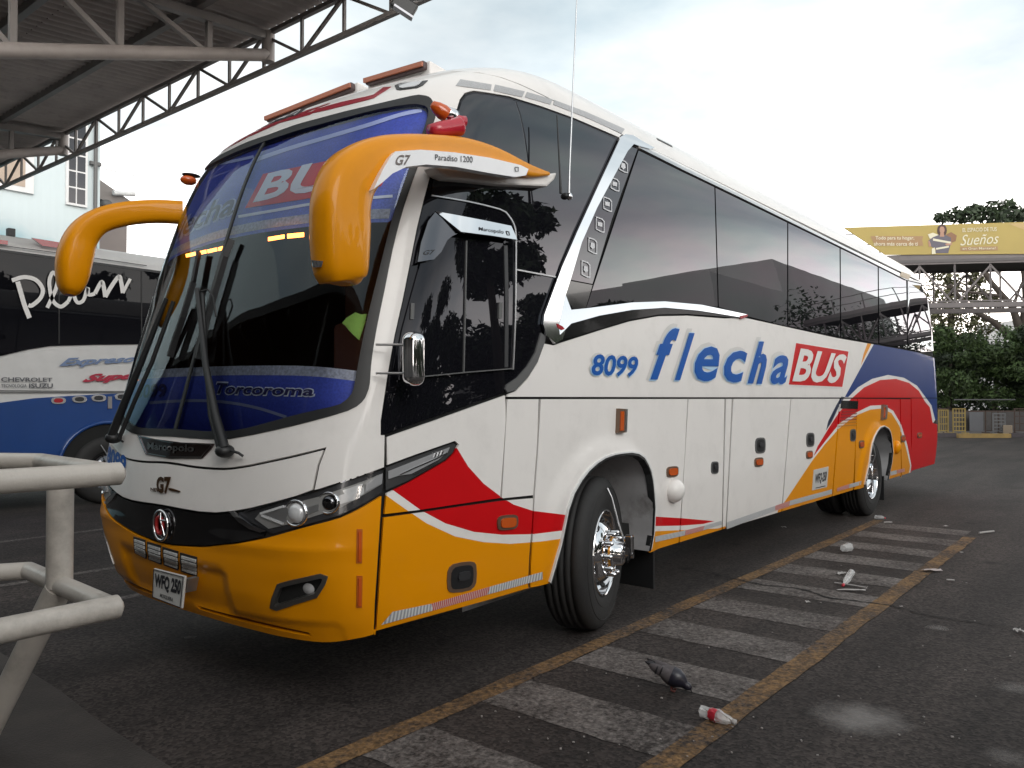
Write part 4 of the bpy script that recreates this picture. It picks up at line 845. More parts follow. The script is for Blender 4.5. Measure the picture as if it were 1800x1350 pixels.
def oval(cx,cy,rx,ry,n=16,p=.55,sl=0): return [(cx+rx*math.copysign(abs(math.cos(t))**p,math.cos(t)),cy+ry*math.copysign(abs(math.sin(t))**p,math.sin(t))+sl*math.cos(t)*rx) for t in np.linspace(0,2*math.pi,n,endpoint=False)]
FRM=mat('lamp_frame_bronze',(.20,.13,.09),.4,metal=.5)
def side_lamp(cx,cy,rx,ry,sl=-.15):
    f=B('side_marker_lamp',oval(cx,cy,rx,ry,sl=sl),[FRM],off=.010,thick=.012,step=(.03,.03),h=4); pxp('lamp_lens',oval(cx,cy,rx*.74,ry*.66,sl=sl),[AMBER],f,off=.018,thick=.012,h=4,step=(.03,.03)); return f
side_lamp(891,918,18,13); side_lamp(1181,829,10,9.5); side_lamp(1333,812,7.5,8); side_lamp(1422,799,5.5,7); side_lamp(1514,781,4.5,7); side_lamp(1587,771,4,6); side_lamp(1616,765,4,5)
def handle(cx,cy,rx,ry,fr=GREYPL,sl=-.1):
    f=B('panel_lock',oval(cx,cy,rx,ry,sl=sl),[fr],off=.006,thick=.008,step=(.04,.04),h=4); g_=pxp('lock_recess',oval(cx,cy,rx*.76,ry*.78,sl=sl),[BLACK],f,off=.008,thick=.002,h=4)
    pxp('lock_paddle',oval(cx+rx*.1,cy-ry*.1,rx*.42,ry*.30,sl=sl,n=8),[PLASTIC],f,off=.016,thick=.012,h=4); return f
handle(811,1014,26,26,FRM,-.25); handle(1256,822,6.5,11); handle(1336,783,9,14); handle(1424,773,7,12.5); handle(1499,765,5,11)
for (x0,x1,y0,y1) in ((1083,1096,718,761),(1549,1556,711,738)):
    f=B('vertical_marker_lamp',[(x0,y0),(x1,y0+1),(x1-1.5,y1-1),(x0-1.5,y1)],[FRM],off=.03,thick=.03,step=(.03,.03)); pxp('lamp_lens',[(x0+1,y0+5),((x0+x1)/2,y0+5),((x0+x1)/2-1,y1-5),(x0,y1-4)],[AMBER],f,off=.038,thick=.01); pxp('lamp_trim',[(x1-3,y0+1),(x1,y0+1),(x1-1.5,y1-2),(x1-4,y1-2)],[SATIN],f,off=.036,thick=.01)
def bulge(name,cx,cy,rx,ry,m,dep=.08):
    P,Rm=frame_body(cx,cy); d=np.dot(P-CAMP,FW)/FPX; b=MB(); k=np.dot(Rm[:,0],Rt); b.ell(P+Rm[:,2]*.01,(rx*d/abs(k),ry*d,dep),Rm,20,12); return b.build(name,m,bus)
bulge('white_side_cap',1183,862,14,21,[WHITE]); bulge('yellow_side_cap',1575,786,5.5,12,[YELLOW],.06)
vb=B('intake_window',[(1479,704),(1508,705),(1507,719),(1477,718)],[GLOSSBLACK],off=.006,thick=.01)
for k in range(6):
    y=723+k*5.0; x0=1480-k*1.2; B('louvre_shadow_line',line_band([(x0,y+1),(1505,y-1)],1.5),[mat('louvre_shadow_red',(.20,.004,.005),.5) if k<4 else mat('louvre_shadow_ochre',(.42,.15,.0),.5)],off=.008,thick=.008,step=(.05,.03))  # shade between the louvres painted as thin dark red and ochre lines
sp2=B('side_number_plate',[(1430,826),(1456,820),(1453,856),(1427,862)],[MATS['plate_white']],off=.004,thick=.004)
text_on('plate_lettering','WFQ-250',quad_body([(1431,853),(1451,848),(1453,828),(1433,833)],.006),INK,sp2,bold=.03)
pxp('plate_line',[(1433,857),(1450,853),(1450,854.5),(1433,858.5)],[INK],sp2,off=.006,thick=.001)
# reflective tape
def tape_mat(name,c1,c2,sc):
    m=bpy.data.materials.new(name); m.use_nodes=True; n=m.node_tree.nodes; l=m.node_tree.links; b=n['Principled BSDF']; b.inputs['Roughness'].default_value=.35
    t=n.new('ShaderNodeTexCoord'); w=n.new('ShaderNodeTexWave'); w.bands_direction='X'; w.inputs['Scale'].default_value=sc; w.inputs['Distortion'].default_value=1.6; w.inputs['Detail'].default_value=0; w.inputs['Detail Scale'].default_value=.5
    l.new(t.outputs['Object'],w.inputs['Vector']); r=n.new('ShaderNodeValToRGB'); r.color_ramp.elements[0].position=.45; r.color_ramp.elements[1].position=.55; r.color_ramp.elements[0].color=(*c1,1); r.color_ramp.elements[1].color=(*c2,1)
    l.new(w.outputs['Fac'],r.inputs[0]); l.new(r.outputs[0],b.inputs['Base Color']); return m
TS=tape_mat('tape_silver',(.30,.31,.33),(.62,.62,.62),14); TR=tape_mat('tape_red',(.45,.02,.02),(.6,.45,.42),20)
for pts,m_ in (([(670,1098),(690,1075),(758,1061),(760,1073)],TS),([(758,1061),(861,1031),(856,1045),(760,1073)],TR),([(861,1031),(953,1005),(953,1018),(856,1045)],TS),([(1151,943),(1205,932),(1203,941),(1151,953)],TS),([(1205,932),(1238,924),(1236,932),(1203,941)],TR),([(1238,924),(1268,915),(1268,922),(1236,932)],TS),([(1277,918),(1362,889),(1362,898),(1277,930)],TS),([(1362,889),(1388,880),(1387,890),(1362,898)],TR),([(1388,880),(1462,860),(1462,868),(1387,889)],TS),([(1471,858),(1492,851),(1492,858),(1471,864)],TR),([(1493,851),(1514,845),(1513,852),(1492,858)],TS),([(1565,829),(1576,826),(1576,833),(1565,836)],TS),([(1577,826),(1590,823),(1590,829),(1577,832)],TR)):
    B('reflective_tape',pts,[m_],off=.003,thick=.001,step=(.2,.05),h=8)
# chrome side mirror on the door glass
P=on_y(727,631,-.10); 
b=MB(); b.box(P,(.055,.05,.135)); sm=b.build('round_door_mirror',[CHROME],bus,.046); sm['label']='small chrome mirror below the driver window'
md=sm.modifiers[0]; md.segments=6
for p_ in sm.data.polygons: p_.use_smooth=True
for z_ in(.07,-.07): b=MB(); b.tube([P+np.array((-.02,.03,z_)),P+np.array((-.12,.14,z_))],.006,6); b.build('mirror_stay',[SATIN],sm)
b=MB(); pb=on_y(993,345,-.05); b.ell(pb,(.022,.03,.022)); an=b.build('antenna_mount',[BLACK],bus); 
b=MB(); b.ell(pb+np.array((.02,-.02,.0)),(.02,.02,.025)); b.build('mount_clamp',[CHROME],an)
b=MB(); b.tube([on_y(1000,340,-.08),on_y(1001,300,-.08),on_y(1014,0,-.08),on_y(1017,-80,-.08)],[.008,.006,.004,.003],8); b.build('whip_antenna',[SATIN],bus)
b=MB(); b.tube([on_y(986,340,-.06),on_y(984,300,-.05),on_y(979,203,-.0)],[.010,.006,.004],8); b.build('short_antenna',[BLACK],bus)
# ---------- wheels
def wheel(cx,yo,ang,name,front,par):
    th=math.radians(ang); n=np.array((math.sin(th),-math.cos(th),0)); c=np.array((cx,yo,.515)); c=c+n*0
    b=MB(); b.lathe([(.285,-.01),(.30,.004),(.35,.012),(.43,.014),(.475,.002),(.50,-.015),(.512,-.035),(.515,-.05),(.515,-.075),(.505,-.078),(.505,-.086),(.516,-.089),(.516,-.12),(.506,-.123),(.506,-.132),(.517,-.135),(.517,-.165),(.506,-.168),(.506,-.177),(.516,-.18),(.516,-.21),(.506,-.213),(.506,-.22),(.515,-.224),(.512,-.255),(.48,-.28),(.40,-.29),(.285,-.275)],c,n,64)
    w=b.build(name,[TYRE],par)
    for r_,h_ in ((.36,.0125),(.445,.0125)):
        b=MB(); b.lathe([(r_-.003,h_-.004),(r_,h_+.003),(r_+.003,h_-.004)],c,n,56); b.build('tyre_rib',[TYRE],w)
    u=np.array((0,0,1.)); v=np.cross(n,u); b=MB()
    if front: b.lathe([(.292,-.008),(.294,.008),(.285,.010),(.278,-.008),(.272,-.05),(.262,-.055),(.235,-.04),(.205,-.005),(.175,.02),(.155,.028),(.10,.03)],c,n,56)
    else: b.lathe([(.292,-.008),(.294,.008),(.285,.010),(.278,-.008),(.268,-.06),(.255,-.13),(.235,-.16),(.19,-.17),(.15,-.17),(.10,-.17)],c,n,56)
    rm=b.build('rim',[CHROME],w)
    for k in range(10):
        a=2*math.pi*k/10; d=u*math.cos(a)+v*math.sin(a); rr_=.222 if front else .205; hh=-.02 if front else -.168
        Rr=np.stack([np.cross(n,d),d,n],1); b=MB(); b.ell(c+d*rr_+n*(hh+.006),(.030,.017,.008 if not front else .016),Rr,12,6); b.build('hand_hole',[BLACK],rm)
    b=MB(); z0=.028 if front else -.17
    b.lathe([(.115,z0-.01),(.115,z0+.02),(.10,z0+.05),(.085,z0+.055),(.08,z0+.10),(.055,z0+.115),(0,z0+.118)],c,n,32); b.build('hub',[CHROME],w)
    hb_=0
    for k in range(10):
        a=2*math.pi*(k+.5)/10; d=u*math.cos(a)+v*math.sin(a); b=MB(); b.tube([c+d*.142+n*(z0-.01),c+d*.142+n*(z0+.055),c+d*.142+n*(z0+.065)],[.017,.017,.008],8); b.build('wheel_nut',[CHROME],rm)
    b=MB(); b.lathe([(.10,z0+.022),(.118,z0+.024),(.118,z0+.034),(.10,z0+.04)],c,n,24); b.build('hub_reflection_ring',[mat('hub_orange_reflection',(.5,.22,.03),.3,metal=.7)],w)  # orange reflection in the chrome hub, put in as a coloured ring
    return w,c,n,u,v
w1,c,n,u,v=wheel(0,.02,17,'front_wheel',True,bus)
b=MB(); b.tube([c+n*.13,c+n*.17,c+n*.20],[.02,.03,.028],12); b.build('inflation_valve_body',[CHROME],w1)
b=MB(); q=c+n*.17+u*.06; b.box(q+v*0,(.03,.03,.07),np.stack([v,n,u],1)); b.build('valve_block',[CHROME],w1,.01)
b=MB(); b.tube([c+u*.44+n*.02-v*.0,c+u*.38+n*.05,c+u*.2+n*.10,c+n*.16+u*.02],.006,8); b.build('inflation_hose',[SATIN],w1)
b=MB(); b.tube([c+n*.16+u*.02,c+n*.17-u*.05+v*.03,c+n*.19-u*.02+v*.06,c+n*.18+u*.05+v*.05],.006,8); b.build('black_hose',[BLACK],w1)
w2,c2,n2,u2,v2=wheel(6.68,.05,0,'rear_wheel',False,bus)
b=MB(); b.tube([c2+u2*.46+n2*.02,c2+u2*.3+n2*.05,c2+u2*.02-n2*.04],.006,8); b.build('inflation_hose',[SATIN],w2)
wheel(6.68,.40,0,'rear_wheel',False,bus)
for nm,wx in (('front_wheel',0.0),('rear_wheel',6.68)):
    o=mirror_of(w1 if nm=='front_wheel' else w2,bus); o['label']='wheel on the far side'
b=MB(); b.box((.80,.36,.27),(.012,.28,.16)); b.build('mud_flap',[BLACK],bus,.004)
b=MB(); b.box((7.42,.36,.30),(.012,.28,.17)); b.build('mud_flap',[BLACK],bus,.004)
# green cloth hanging inside the windscreen
cl=UP_(SP([(594,562),(603,552),(620,543),(632,547),(643,546),(640,562),(634,578),(629,593),(618,584),(606,573),(600,566)],1),6)
o=patch('green_cloth',cl,[mat('cloth_green',(.28,.48,.10),.9,var=.25,vscale=18,bump=.8,bscale=14)],None,-.05,.004,step=(.02,.02)); tag(o,'crumpled green cloth hanging inside the right edge of the windscreen','cloth')
# =====================================================================  GROUND
def asphalt(name, paint=None, wear=.5, tint=(.031,.0255,.0238)):
    m=bpy.data.materials.new(name); m.use_nodes=True; n=m.node_tree.nodes; l=m.node_tree.links; b=n['Principled BSDF']
    t=n.new('ShaderNodeTexCoord')
    def noise(sc,det=4,ro=.6): q=n.new('ShaderNodeTexNoise'); q.inputs['Scale'].default_value=sc; q.inputs['Detail'].default_value=det; q.inputs['Roughness'].default_value=ro; l.new(t.outputs['Object'],q.inputs['Vector']); return q
    def ramp(src,a,b_,ca=(0,0,0,1),cb=(1,1,1,1)): r=n.new('ShaderNodeValToRGB'); r.color_ramp.elements[0].position=a; r.color_ramp.elements[1].position=b_; r.color_ramp.elements[0].color=ca; r.color_ramp.elements[1].color=cb; l.new(src,r.inputs[0]); return r
    big=noise(.55,6); tc_=np.array(tint)
    base=ramp(big.outputs['Fac'],.3,.7,(*(tc_*.72),1),(*(tc_*1.25),1))
    vo=n.new('ShaderNodeTexVoronoi'); vo.inputs['Scale'].default_value=62; l.new(t.outputs['Object'],vo.inputs['Vector'])
    bw=n.new('ShaderNodeRGBToBW'); l.new(vo.outputs['Color'],bw.inputs[0]); agg=n.new('ShaderNodeMixRGB'); agg.blend_type='MULTIPLY'; agg.inputs[0].default_value=1; l.new(base.outputs[0],agg.inputs[1]); agr=ramp(bw.outputs[0],.2,.85,(.55,.55,.55,1),(1.9,1.9,1.9,1)); l.new(agr.outputs[0],agg.inputs[2])
    sat=n.new('ShaderNodeHueSaturation'); sat.inputs['Saturation'].default_value=1.0; l.new(agg.outputs[0],sat.inputs['Color']); out=sat.outputs[0]
    # pale stones
    v2=n.new('ShaderNodeTexVoronoi'); v2.inputs['Scale'].default_value=38; l.new(t.outputs['Object'],v2.inputs['Vector']); st=ramp(v2.outputs['Distance'],.045,.075,(1,1,1,1),(0,0,0,1))
    nm=noise(3,2); sm=ramp(nm.outputs['Fac'],.5,.62); mm=n.new('ShaderNodeMath'); mm.operation='MULTIPLY'; l.new(st.outputs[0],mm.inputs[0]); l.new(sm.outputs[0],mm.inputs[1])
    mx=n.new('ShaderNodeMixRGB'); mx.inputs[2].default_value=(.10,.088,.08,1); l.new(mm.outputs[0],mx.inputs[0]); l.new(out,mx.inputs[1]); out=mx.outputs[0]
    mpx=n.new('ShaderNodeMapping'); mpx.inputs['Scale'].default_value=(.22,1.5,1); l.new(t.outputs['Object'],mpx.inputs['Vector']); ntr=n.new('ShaderNodeTexNoise'); ntr.inputs['Scale'].default_value=1.1; ntr.inputs['Detail'].default_value=5; l.new(mpx.outputs[0],ntr.inputs['Vector'])
    rt=ramp(ntr.outputs['Fac'],.35,.68,(.66,.66,.67,1),(1.28,1.26,1.24,1)); mtk=n.new('ShaderNodeMixRGB'); mtk.blend_type='MULTIPLY'; mtk.inputs[0].default_value=1; l.new(out,mtk.inputs[1]); l.new(rt.outputs[0],mtk.inputs[2]); out=mtk.outputs[0]
    # dark oil stains
    oil=noise(.9,5,.55); om=ramp(oil.outputs['Fac'],.58,.72); o2=n.new('ShaderNodeMath'); o2.operation='MULTIPLY'; o2.inputs[1].default_value=.55; l.new(om.outputs[0],o2.inputs[0])
    mo=n.new('ShaderNodeMixRGB'); mo.inputs[2].default_value=(.009,.007,.006,1); l.new(o2.outputs[0],mo.inputs[0]); l.new(out,mo.inputs[1]); out=mo.outputs[0]
    v3=n.new('ShaderNodeTexVoronoi'); v3.inputs['Scale'].default_value=1.6; nd=noise(9,4,.6); va=n.new('ShaderNodeMixRGB'); va.blend_type='ADD'; va.inputs[0].default_value=.09; l.new(t.outputs['Object'],va.inputs[1]); l.new(nd.outputs['Color'],va.inputs[2]); l.new(va.outputs[0],v3.inputs['Vector'])
    r3=ramp(v3.outputs['Distance'],.05,.13,(.75,.75,.75,1),(0,0,0,1)); m3=n.new('ShaderNodeMixRGB'); m3.inputs[2].default_value=(.008,.0065,.006,1); l.new(r3.outputs[0],m3.inputs[0]); l.new(out,m3.inputs[1]); out=m3.outputs[0]
    if paint:
        w1=noise(26,6,.75); w2=noise(2.2,5); ad=n.new('ShaderNodeMath'); ad.operation='MULTIPLY_ADD'; ad.inputs[1].default_value=.6; l.new(w2.outputs['Fac'],ad.inputs[0]); l.new(w1.outputs['Fac'],ad.inputs[2])
        wm=ramp(ad.outputs[0],.62+wear*.3,.95+wear*.15,(1,1,1,1),(0,0,0,1)); cl_=n.new('ShaderNodeMath'); cl_.operation='MULTIPLY'; cl_.inputs[1].default_value=.85; l.new(wm.outputs[0],cl_.inputs[0])
        sp=n.new('ShaderNodeMixRGB'); sp.blend_type='MULTIPLY'; sp.inputs[0].default_value=.35; sp.inputs[1].default_value=(*paint,1); l.new(agr.outputs[0],sp.inputs[2]); s2=n.new('ShaderNodeHueSaturation'); s2.inputs['Saturation'].default_value=.9; l.new(sp.outputs[0],s2.inputs['Color'])
        mp_=n.new('ShaderNodeMixRGB'); l.new(cl_.outputs[0],mp_.inputs[0]); l.new(out,mp_.inputs[1]); l.new(s2.outputs[0],mp_.inputs[2]); out=mp_.outputs[0]
    l.new(out,b.inputs['Base Color']); b.inputs['Roughness'].default_value=.8; b.inputs['Specular IOR Level'].default_value=.25
    bp=n.new('ShaderNodeBump'); bp.inputs['Strength'].default_value=.35; bp.inputs['Distance'].default_value=.006; l.new(vo.outputs['Distance'],bp.inputs['Height']); l.new(bp.outputs[0],b.inputs['Normal'])
    MATS[name]=m; return m
ASP=asphalt('asphalt')
def sheet(name,pts,z,m,**k):
    b=MB(); b.add([(p[0],p[1],z) for p in pts],[tuple(range(len(pts)))]); o=b.build(name,[m]); 
    if o.data.polygons[0].normal.z<0: o.data.flip_normals()
    for a,c in k.items(): o[a]=c
    return o
sheet('ground',[(-300,-300),(400,-300),(400,400),(-300,400)],0,ASP,kind='structure')
XO=-4.65
YP=asphalt('worn_yellow_paint',(.24,.125,.035),-.02); WP=asphalt('worn_white_paint',(.19,.168,.158),-.03)
def wline(name,x0,x1,yc,w,z,m,lab,jit=.008):
    n=int((x1-x0)/.12); xs=np.linspace(x0,x1,n); a=[(x,yc-w/2+random.uniform(-jit,jit)) for x in xs]; c=[(x,yc+w/2+random.uniform(-jit,jit)) for x in xs[::-1]]
    o=sheet(name,a+c,z,m,kind='structure'); o['label']=lab
wline('yellow_line',-2.62,6.3,-.135,.125,.005,YP,'worn yellow line beside the coach wheels')
wline('yellow_line',-3.6,5.6,-1.275,.135,.005,YP,'worn yellow line along the outer edge of the hatching')
for k in range(11):
    x0=-2.32+.8*k-.0; 
    b=MB(); pts=[(x0,-.20),(x0+.40,-.20),(x0+.40,-1.21),(x0,-1.21)]; pts=[tuple(p) for p in subdiv(pts,.1)]; pts=[(p[0]+random.uniform(-.007,.007),p[1]) for p in pts]
    o=sheet('white_hatch_stripe',pts,.0025,WP,kind='structure')
for k,(a,c) in enumerate((((-5.5,4.6),(14,4.6)),((-5,3.4),(-1.0,3.4)),((-6,6.9),(3,6.9)))):
    wline('faded_bay_line',a[0],c[0],a[1],.10,.0025,WP,'faded painted bay line')
# crack in the asphalt
cp=[(1195,1001),(1240,1007),(1280,1017),(1311,1023),(1340,1029),(1385,1033),(1422,1040),(1450,1050),(1500,1057),(1560,1065),(1590,1072),(1620,1080),(1700,1093),(1800,1107)]
C3=[on_z(*p) for p in smooth_poly(cp,4)]; L_=[];R2=[]
for i,p in enumerate(C3):
    t=C3[min(i+1,len(C3)-1)]-C3[max(i-1,0)]; t/=np.linalg.norm(t); nn=np.array((-t[1],t[0],0)); wd=random.uniform(.005,.017)*(1 if i<38 else .6); j=random.uniform(-.012,.012); L_.append(p+nn*(wd+j)); R2.append(p+nn*(j-wd))
sheet('asphalt_crack',[(p[0],p[1]) for p in L_+R2[::-1]],.0075,mat('crack_dark',(.006,.005,.005),.95),kind='structure')
# pale powder spills: flat stains
def spillmat(name,c,rad,dens):
    m=bpy.data.materials.new(name); m.use_nodes=True; n=m.node_tree.nodes; l=m.node_tree.links; b=n['Principled BSDF']; b.inputs['Base Color'].default_value=(.30,.28,.27,1); b.inputs['Roughness'].default_value=.95
    t=n.new('ShaderNodeTexCoord'); sb=n.new('ShaderNodeVectorMath'); sb.operation='SUBTRACT'; sb.inputs[1].default_value=(c[0],c[1],0); l.new(t.outputs['Object'],sb.inputs[0]); ln=n.new('ShaderNodeVectorMath'); ln.operation='LENGTH'; l.new(sb.outputs[0],ln.inputs[0])
    mr=n.new('ShaderNodeMapRange'); mr.inputs['From Min'].default_value=rad*1.2; mr.inputs['From Max'].default_value=0; l.new(ln.outputs['Value'],mr.inputs['Value'])
    nz=n.new('ShaderNodeTexNoise'); nz.inputs['Scale'].default_value=70; nz.inputs['Detail'].default_value=6; nz.inputs['Roughness'].default_value=.8; l.new(t.outputs['Object'],nz.inputs['Vector'])
    n2=n.new('ShaderNodeTexNoise'); n2.inputs['Scale'].default_value=7; l.new(t.outputs['Object'],n2.inputs['Vector'])
    ad=n.new('ShaderNodeMath'); ad.operation='ADD'; l.new(nz.outputs['Fac'],ad.inputs[0]); l.new(n2.outputs['Fac'],ad.inputs[1])
    mu=n.new('ShaderNodeMath'); mu.operation='MULTIPLY'; l.new(ad.outputs[0],mu.inputs[0]); l.new(mr.outputs[0],mu.inputs[1])
    r=n.new('ShaderNodeValToRGB'); r.color_ramp.elements[0].position=.30; r.color_ramp.elements[1].position=.85; r.color_ramp.elements[1].color=(dens,dens,dens,1); l.new(mu.outputs[0],r.inputs[0]); l.new(r.outputs[0],b.inputs['Alpha']); return m
def spill(px,py,rad,lab,dens=.85):
    c=on_z(px,py); b=MB(); n=28; b.add([(c[0],c[1],.0065)]+[(c[0]+rad*1.2*math.cos(6.2832*k/n),c[1]+rad*1.2*math.sin(6.2832*k/n),.0065) for k in range(n)],[(0,1+k,1+(k+1)%n) for k in range(n)])
    o=b.build('spilled_powder',[spillmat('powder_stain',c,rad,dens)]); tag(o,lab,'spill')
spill(1512,1264,.30,'pale round powder spill on the asphalt at the lower right',.5); spill(1648,1105,.10,'small pale powder stain right of the long crack',.3); spill(1790,1212,.16,'faint powder stain cut by the right edge',.25); spill(1775,1335,.14,'faint powder stain in the lower right corner',.2)
# raised walkway corner in the left foreground
kp=[on_z(*p,.10) for p in ((52,1178),(110,1215),(170,1262),(235,1305),(306,1349),(420,1430))]
kp=[kp[0]+(kp[0]-kp[1])*3]+kp
pts=[(p[0],p[1]) for p in kp]+[(kp[-1][0]-1.0,kp[-1][1]-3),(-9,-6),(-9,pts_y) if False else (-9,3)]
CONC=mat('worn_concrete',(.042,.035,.032),.85,var=.45,vscale=3,bump=.6,bscale=80,dirt=.3)
b=MB(); b.prism([(p[0],p[1],0) for p in pts],(0,0,.10)); o=b.build('walkway',[CONC],bevel=.01); o['kind']='structure'
# =====================================================================  white pipe barrier, left foreground
PIPE=mat('cream_pipe_paint',(.52,.475,.43),.4,coat=.2,var=.10,vscale=7,dirt=.6,bump=.25,bscale=30)
br=thing('pipe_barrier','cream white steel pipe barrier in the left foreground','barrier',tuple(on_z(100,1468)))
ZT=1.305; ZL=.855
A_=on_z(200,833,ZT); Lr=on_z(-60,851,ZT); Bq=on_z(72,812,ZT); Lf=on_z(-60,810,ZT)
A2=on_z(196,1068,ZL); L2r=on_z(-60,1122,ZL); B2=on_z(50,1003,ZL); L2f=on_z(-60,1010,ZL)
def pipe(name,pts,r): b=MB(); b.tube(pts,r,20); return b.build(name,[PIPE],br)
def unit(v): return v/np.linalg.norm(v)
pipe('top_rail',[Lr,A_+unit(A_-Lr)*.02],.040); pipe('top_rail',[A_,Bq],.036); pipe('top_rail',[Bq,Lf],.036)
pipe('lower_rail',[L2r,A2+unit(A2-L2r)*.02],.040); pipe('lower_rail',[A2,B2],.036); pipe('lower_rail',[B2,L2f],.036)
t_=.62; pt=B2+(A2-B2)*.42; pipe('upright_post',[(pt[0],pt[1],ZT-.02),(pt[0],pt[1],ZL-.01)],.047)
gnd=on_z(-40,1322,.1); pipe('slanted_leg',[(pt[0],pt[1],ZL-.01),tuple(gnd)],.050)
for P_ in (A_,A2): b=MB(); b.ell(P_,(.040,.040,.040)); b.build('weld_joint',[PIPE],br)
# =====================================================================  canopy
cn=thing('steel_canopy','dark corrugated steel canopy with trusses, upper left','canopy',(-6,20,0))
STL=mat('canopy_steel',(.22,.20,.19),.55,var=.25,vscale=3); TUB=mat('canopy_tube',(.36,.32,.30),.5,var=.2,vscale=2,dirt=.3); SHT=mat('corrugated_sheet',(.42,.375,.355),.6,var=.25,vscale=1.2,metal=.0,dirt=.4)
XE=1.83; ZBt=6.2; ZTt=6.70; Y0=3.31; Y1=42
def cb(name,a,b2,w,m=STL,h=None): b=MB(); b.bar(a,b2,w,h); return b.build(name,[m],cn)
cb('bottom_chord',(XE,Y0,ZBt),(XE,Y1,ZBt),.06); cb('top_chord',(XE,Y0,ZTt),(XE,Y1,ZTt),.06)
cell=0; stp_=.88; y=Y0
while y<Y1-stp_:
    cb('truss_post',(XE,y,ZBt),(XE,y,ZTt),.038)
    if cell%2==0: cb('truss_diagonal',(XE,y,ZTt),(XE,y+stp_,ZBt),.04)
    else: cb('truss_diagonal',(XE,y,ZBt),(XE,y+stp_,ZTt),.04)
    y+=stp_; cell+=1
zr=lambda x: 6.80+.08*(x-XE)
# sheets of corrugated roofing, each a piece, ridges running up the slope
def corr(x0,x1,y0,y1,z_off):
    b=MB(); ny=176; vs=[]
    for x in (x0,x1):
        for i in range(ny+1):
            yy=y0+(y1-y0)*i/ny; vs.append((x,yy,zr(x)+z_off+.036*math.sin(2*math.pi*(yy-y0)/(3.8/22))))
    b.add(vs,[(i,i+1,ny+1+i+1,ny+1+i) for i in range(ny)],0,True); return b.build('roof_sheet',[SHT],cn)
first=None
for ix,(x0,x1) in enumerate(((XE-2.2,XE+.12),(XE-4.3,XE-2.1))):
    base=corr(x0,x1,Y0-.3,Y0-.3+3.8,.03+ix*.012)
    for j in range(1,10):
        c=base.copy(); COL.objects.link(c); c.location.y+=3.8*j
for k in range(3):
    x=XE-1.45*(k+.75); cb('purlin',(x,Y0-.3,zr(x)-.04),(x,Y1-4,zr(x)-.04),.09,STL,.12)
for yt in (9.64-2.93,):
    pass
for yt in (6.7,11.9+1.6,20.3,27.1,33.9):
    # main tapering truss: tube bottom chord slopes down inward
    a=(XE-.02,yt,6.38); e=(XE-4.2,yt,6.38-.32*4.2)
    b=MB(); b.tube([a,e],.085,16); b.build('main_tube',[TUB],cn)
    cb('top_tube',(XE,yt,zr(XE)-.16),(XE-4.2,yt,zr(XE-4.2)-.16),.11,STL)
    b=MB(); b.tube([(XE-.02,yt,6.28),(XE-.02,yt,zr(XE)-.1)],.09,14); b.build('end_tube',[TUB],cn)
    for q in range(3):
        x=XE-.02-1.15*q-.9; zz=lambda x:6.38-.32*(XE-x); 
        cb('web_post',(x,yt,zz(x)),(x,yt,zr(x)-.15),.07); cb('web_diagonal',(x,yt,zz(x)),(x-1.0,yt,zr(x-1)-.15),.06); 
    b=MB(); b.tube([(XE-4.1,yt,0),(XE-4.1,yt,zr(XE-4.1)-.2)],.16,16); b.build('column',[TUB],cn)
    b=MB(); b.tube([(XE-.1,yt,6.4),(XE-3.6,yt+4.5,zr(XE-3.6)-.12)],.012,6); b.build('tie_rod',[STL],cn)
# floodlight hanging at the canopy end
fp=on_y(710,14,3.62); fl=thing('floodlight','black floodlight hanging from the near end of the canopy edge','floodlight',tuple(fp))
b=MB(); R_m=np.array(Matrix.Rotation(math.radians(28),3,'Y')); b.box(fp+np.array((0,0,.02)),(.14,.05,.09),np.array(Matrix.Rotation(math.radians(-35),3,'Z'))@R_m); b.build('lamp_housing',[BLACK],fl,.02)
b=MB(); b.box(fp+np.array((-.03,-.02,-.07)),(.12,.045,.012),np.array(Matrix.Rotation(math.radians(-35),3,'Z'))@R_m); b.build('lamp_glass',[DCHROME],fl)
b=MB(); b.bar(fp+np.array((0,0,.08)),(XE,3.62,ZBt),.03); b.build('bracket',[BLACK],fl)
# =====================================================================  second coach behind, parallel, side plane y=9.3
YL=9.3
ob=thing('parked_coach','white, black and blue coach with Pluss script parked at the left behind','coach',(2,10.5,0))
def LP(px,py,dy=0.0): return on_y(px,py,YL-dy)
def lz(px,py): return LP(px,py)[2]
zroof=lz(0,413)+.02; zwt=lz(0,438); 
LWHITE=mat('coach_white',(.62,.61,.60),.3,coat=.5,dirt=.1); LBLUE=mat('coach_blue',(.010,.05,.20),.3,coat=.5); LBLACK=glassmat('coach_dark_glass',None,(.5,.5,.5),.0,ior=1.4,wav=.02)
def prof_extrude(name,x0,x1,prof,m,par):   # prof: (y,z) outline closed
    b=MB(); n=len(prof); b.add([(x0,p[0],p[1]) for p in prof]+[(x1,p[0],p[1]) for p in prof],[tuple(range(n)),tuple(range(2*n-1,n-1,-1))]+[(i,n+i,n+(i+1)%n,(i+1)%n) for i in range(n)],0,False); return b.build(name,m,par,.03)
prof_extrude('body_shell',-1.75,10.6,[(YL,.45),(YL,3.2),(YL+.05,zroof-.12),(YL+.2,zroof+.02),(YL+.7,zroof+.10),(YL+1.25,zroof+.13),(YL+1.8,zroof+.10),(YL+2.35,zroof),(YL+2.5,3.2),(YL+2.5,.45)],[LWHITE],ob)
def flat(name,pts,m,dy,th=.012,par=ob,smooth=0):
    if smooth: pts=smooth_poly(pts,smooth,True)
    b=MB(); P=[LP(p[0],p[1],dy) for p in pts]; b.prism(P,(0,th,0)); return b.build(name,m,par)
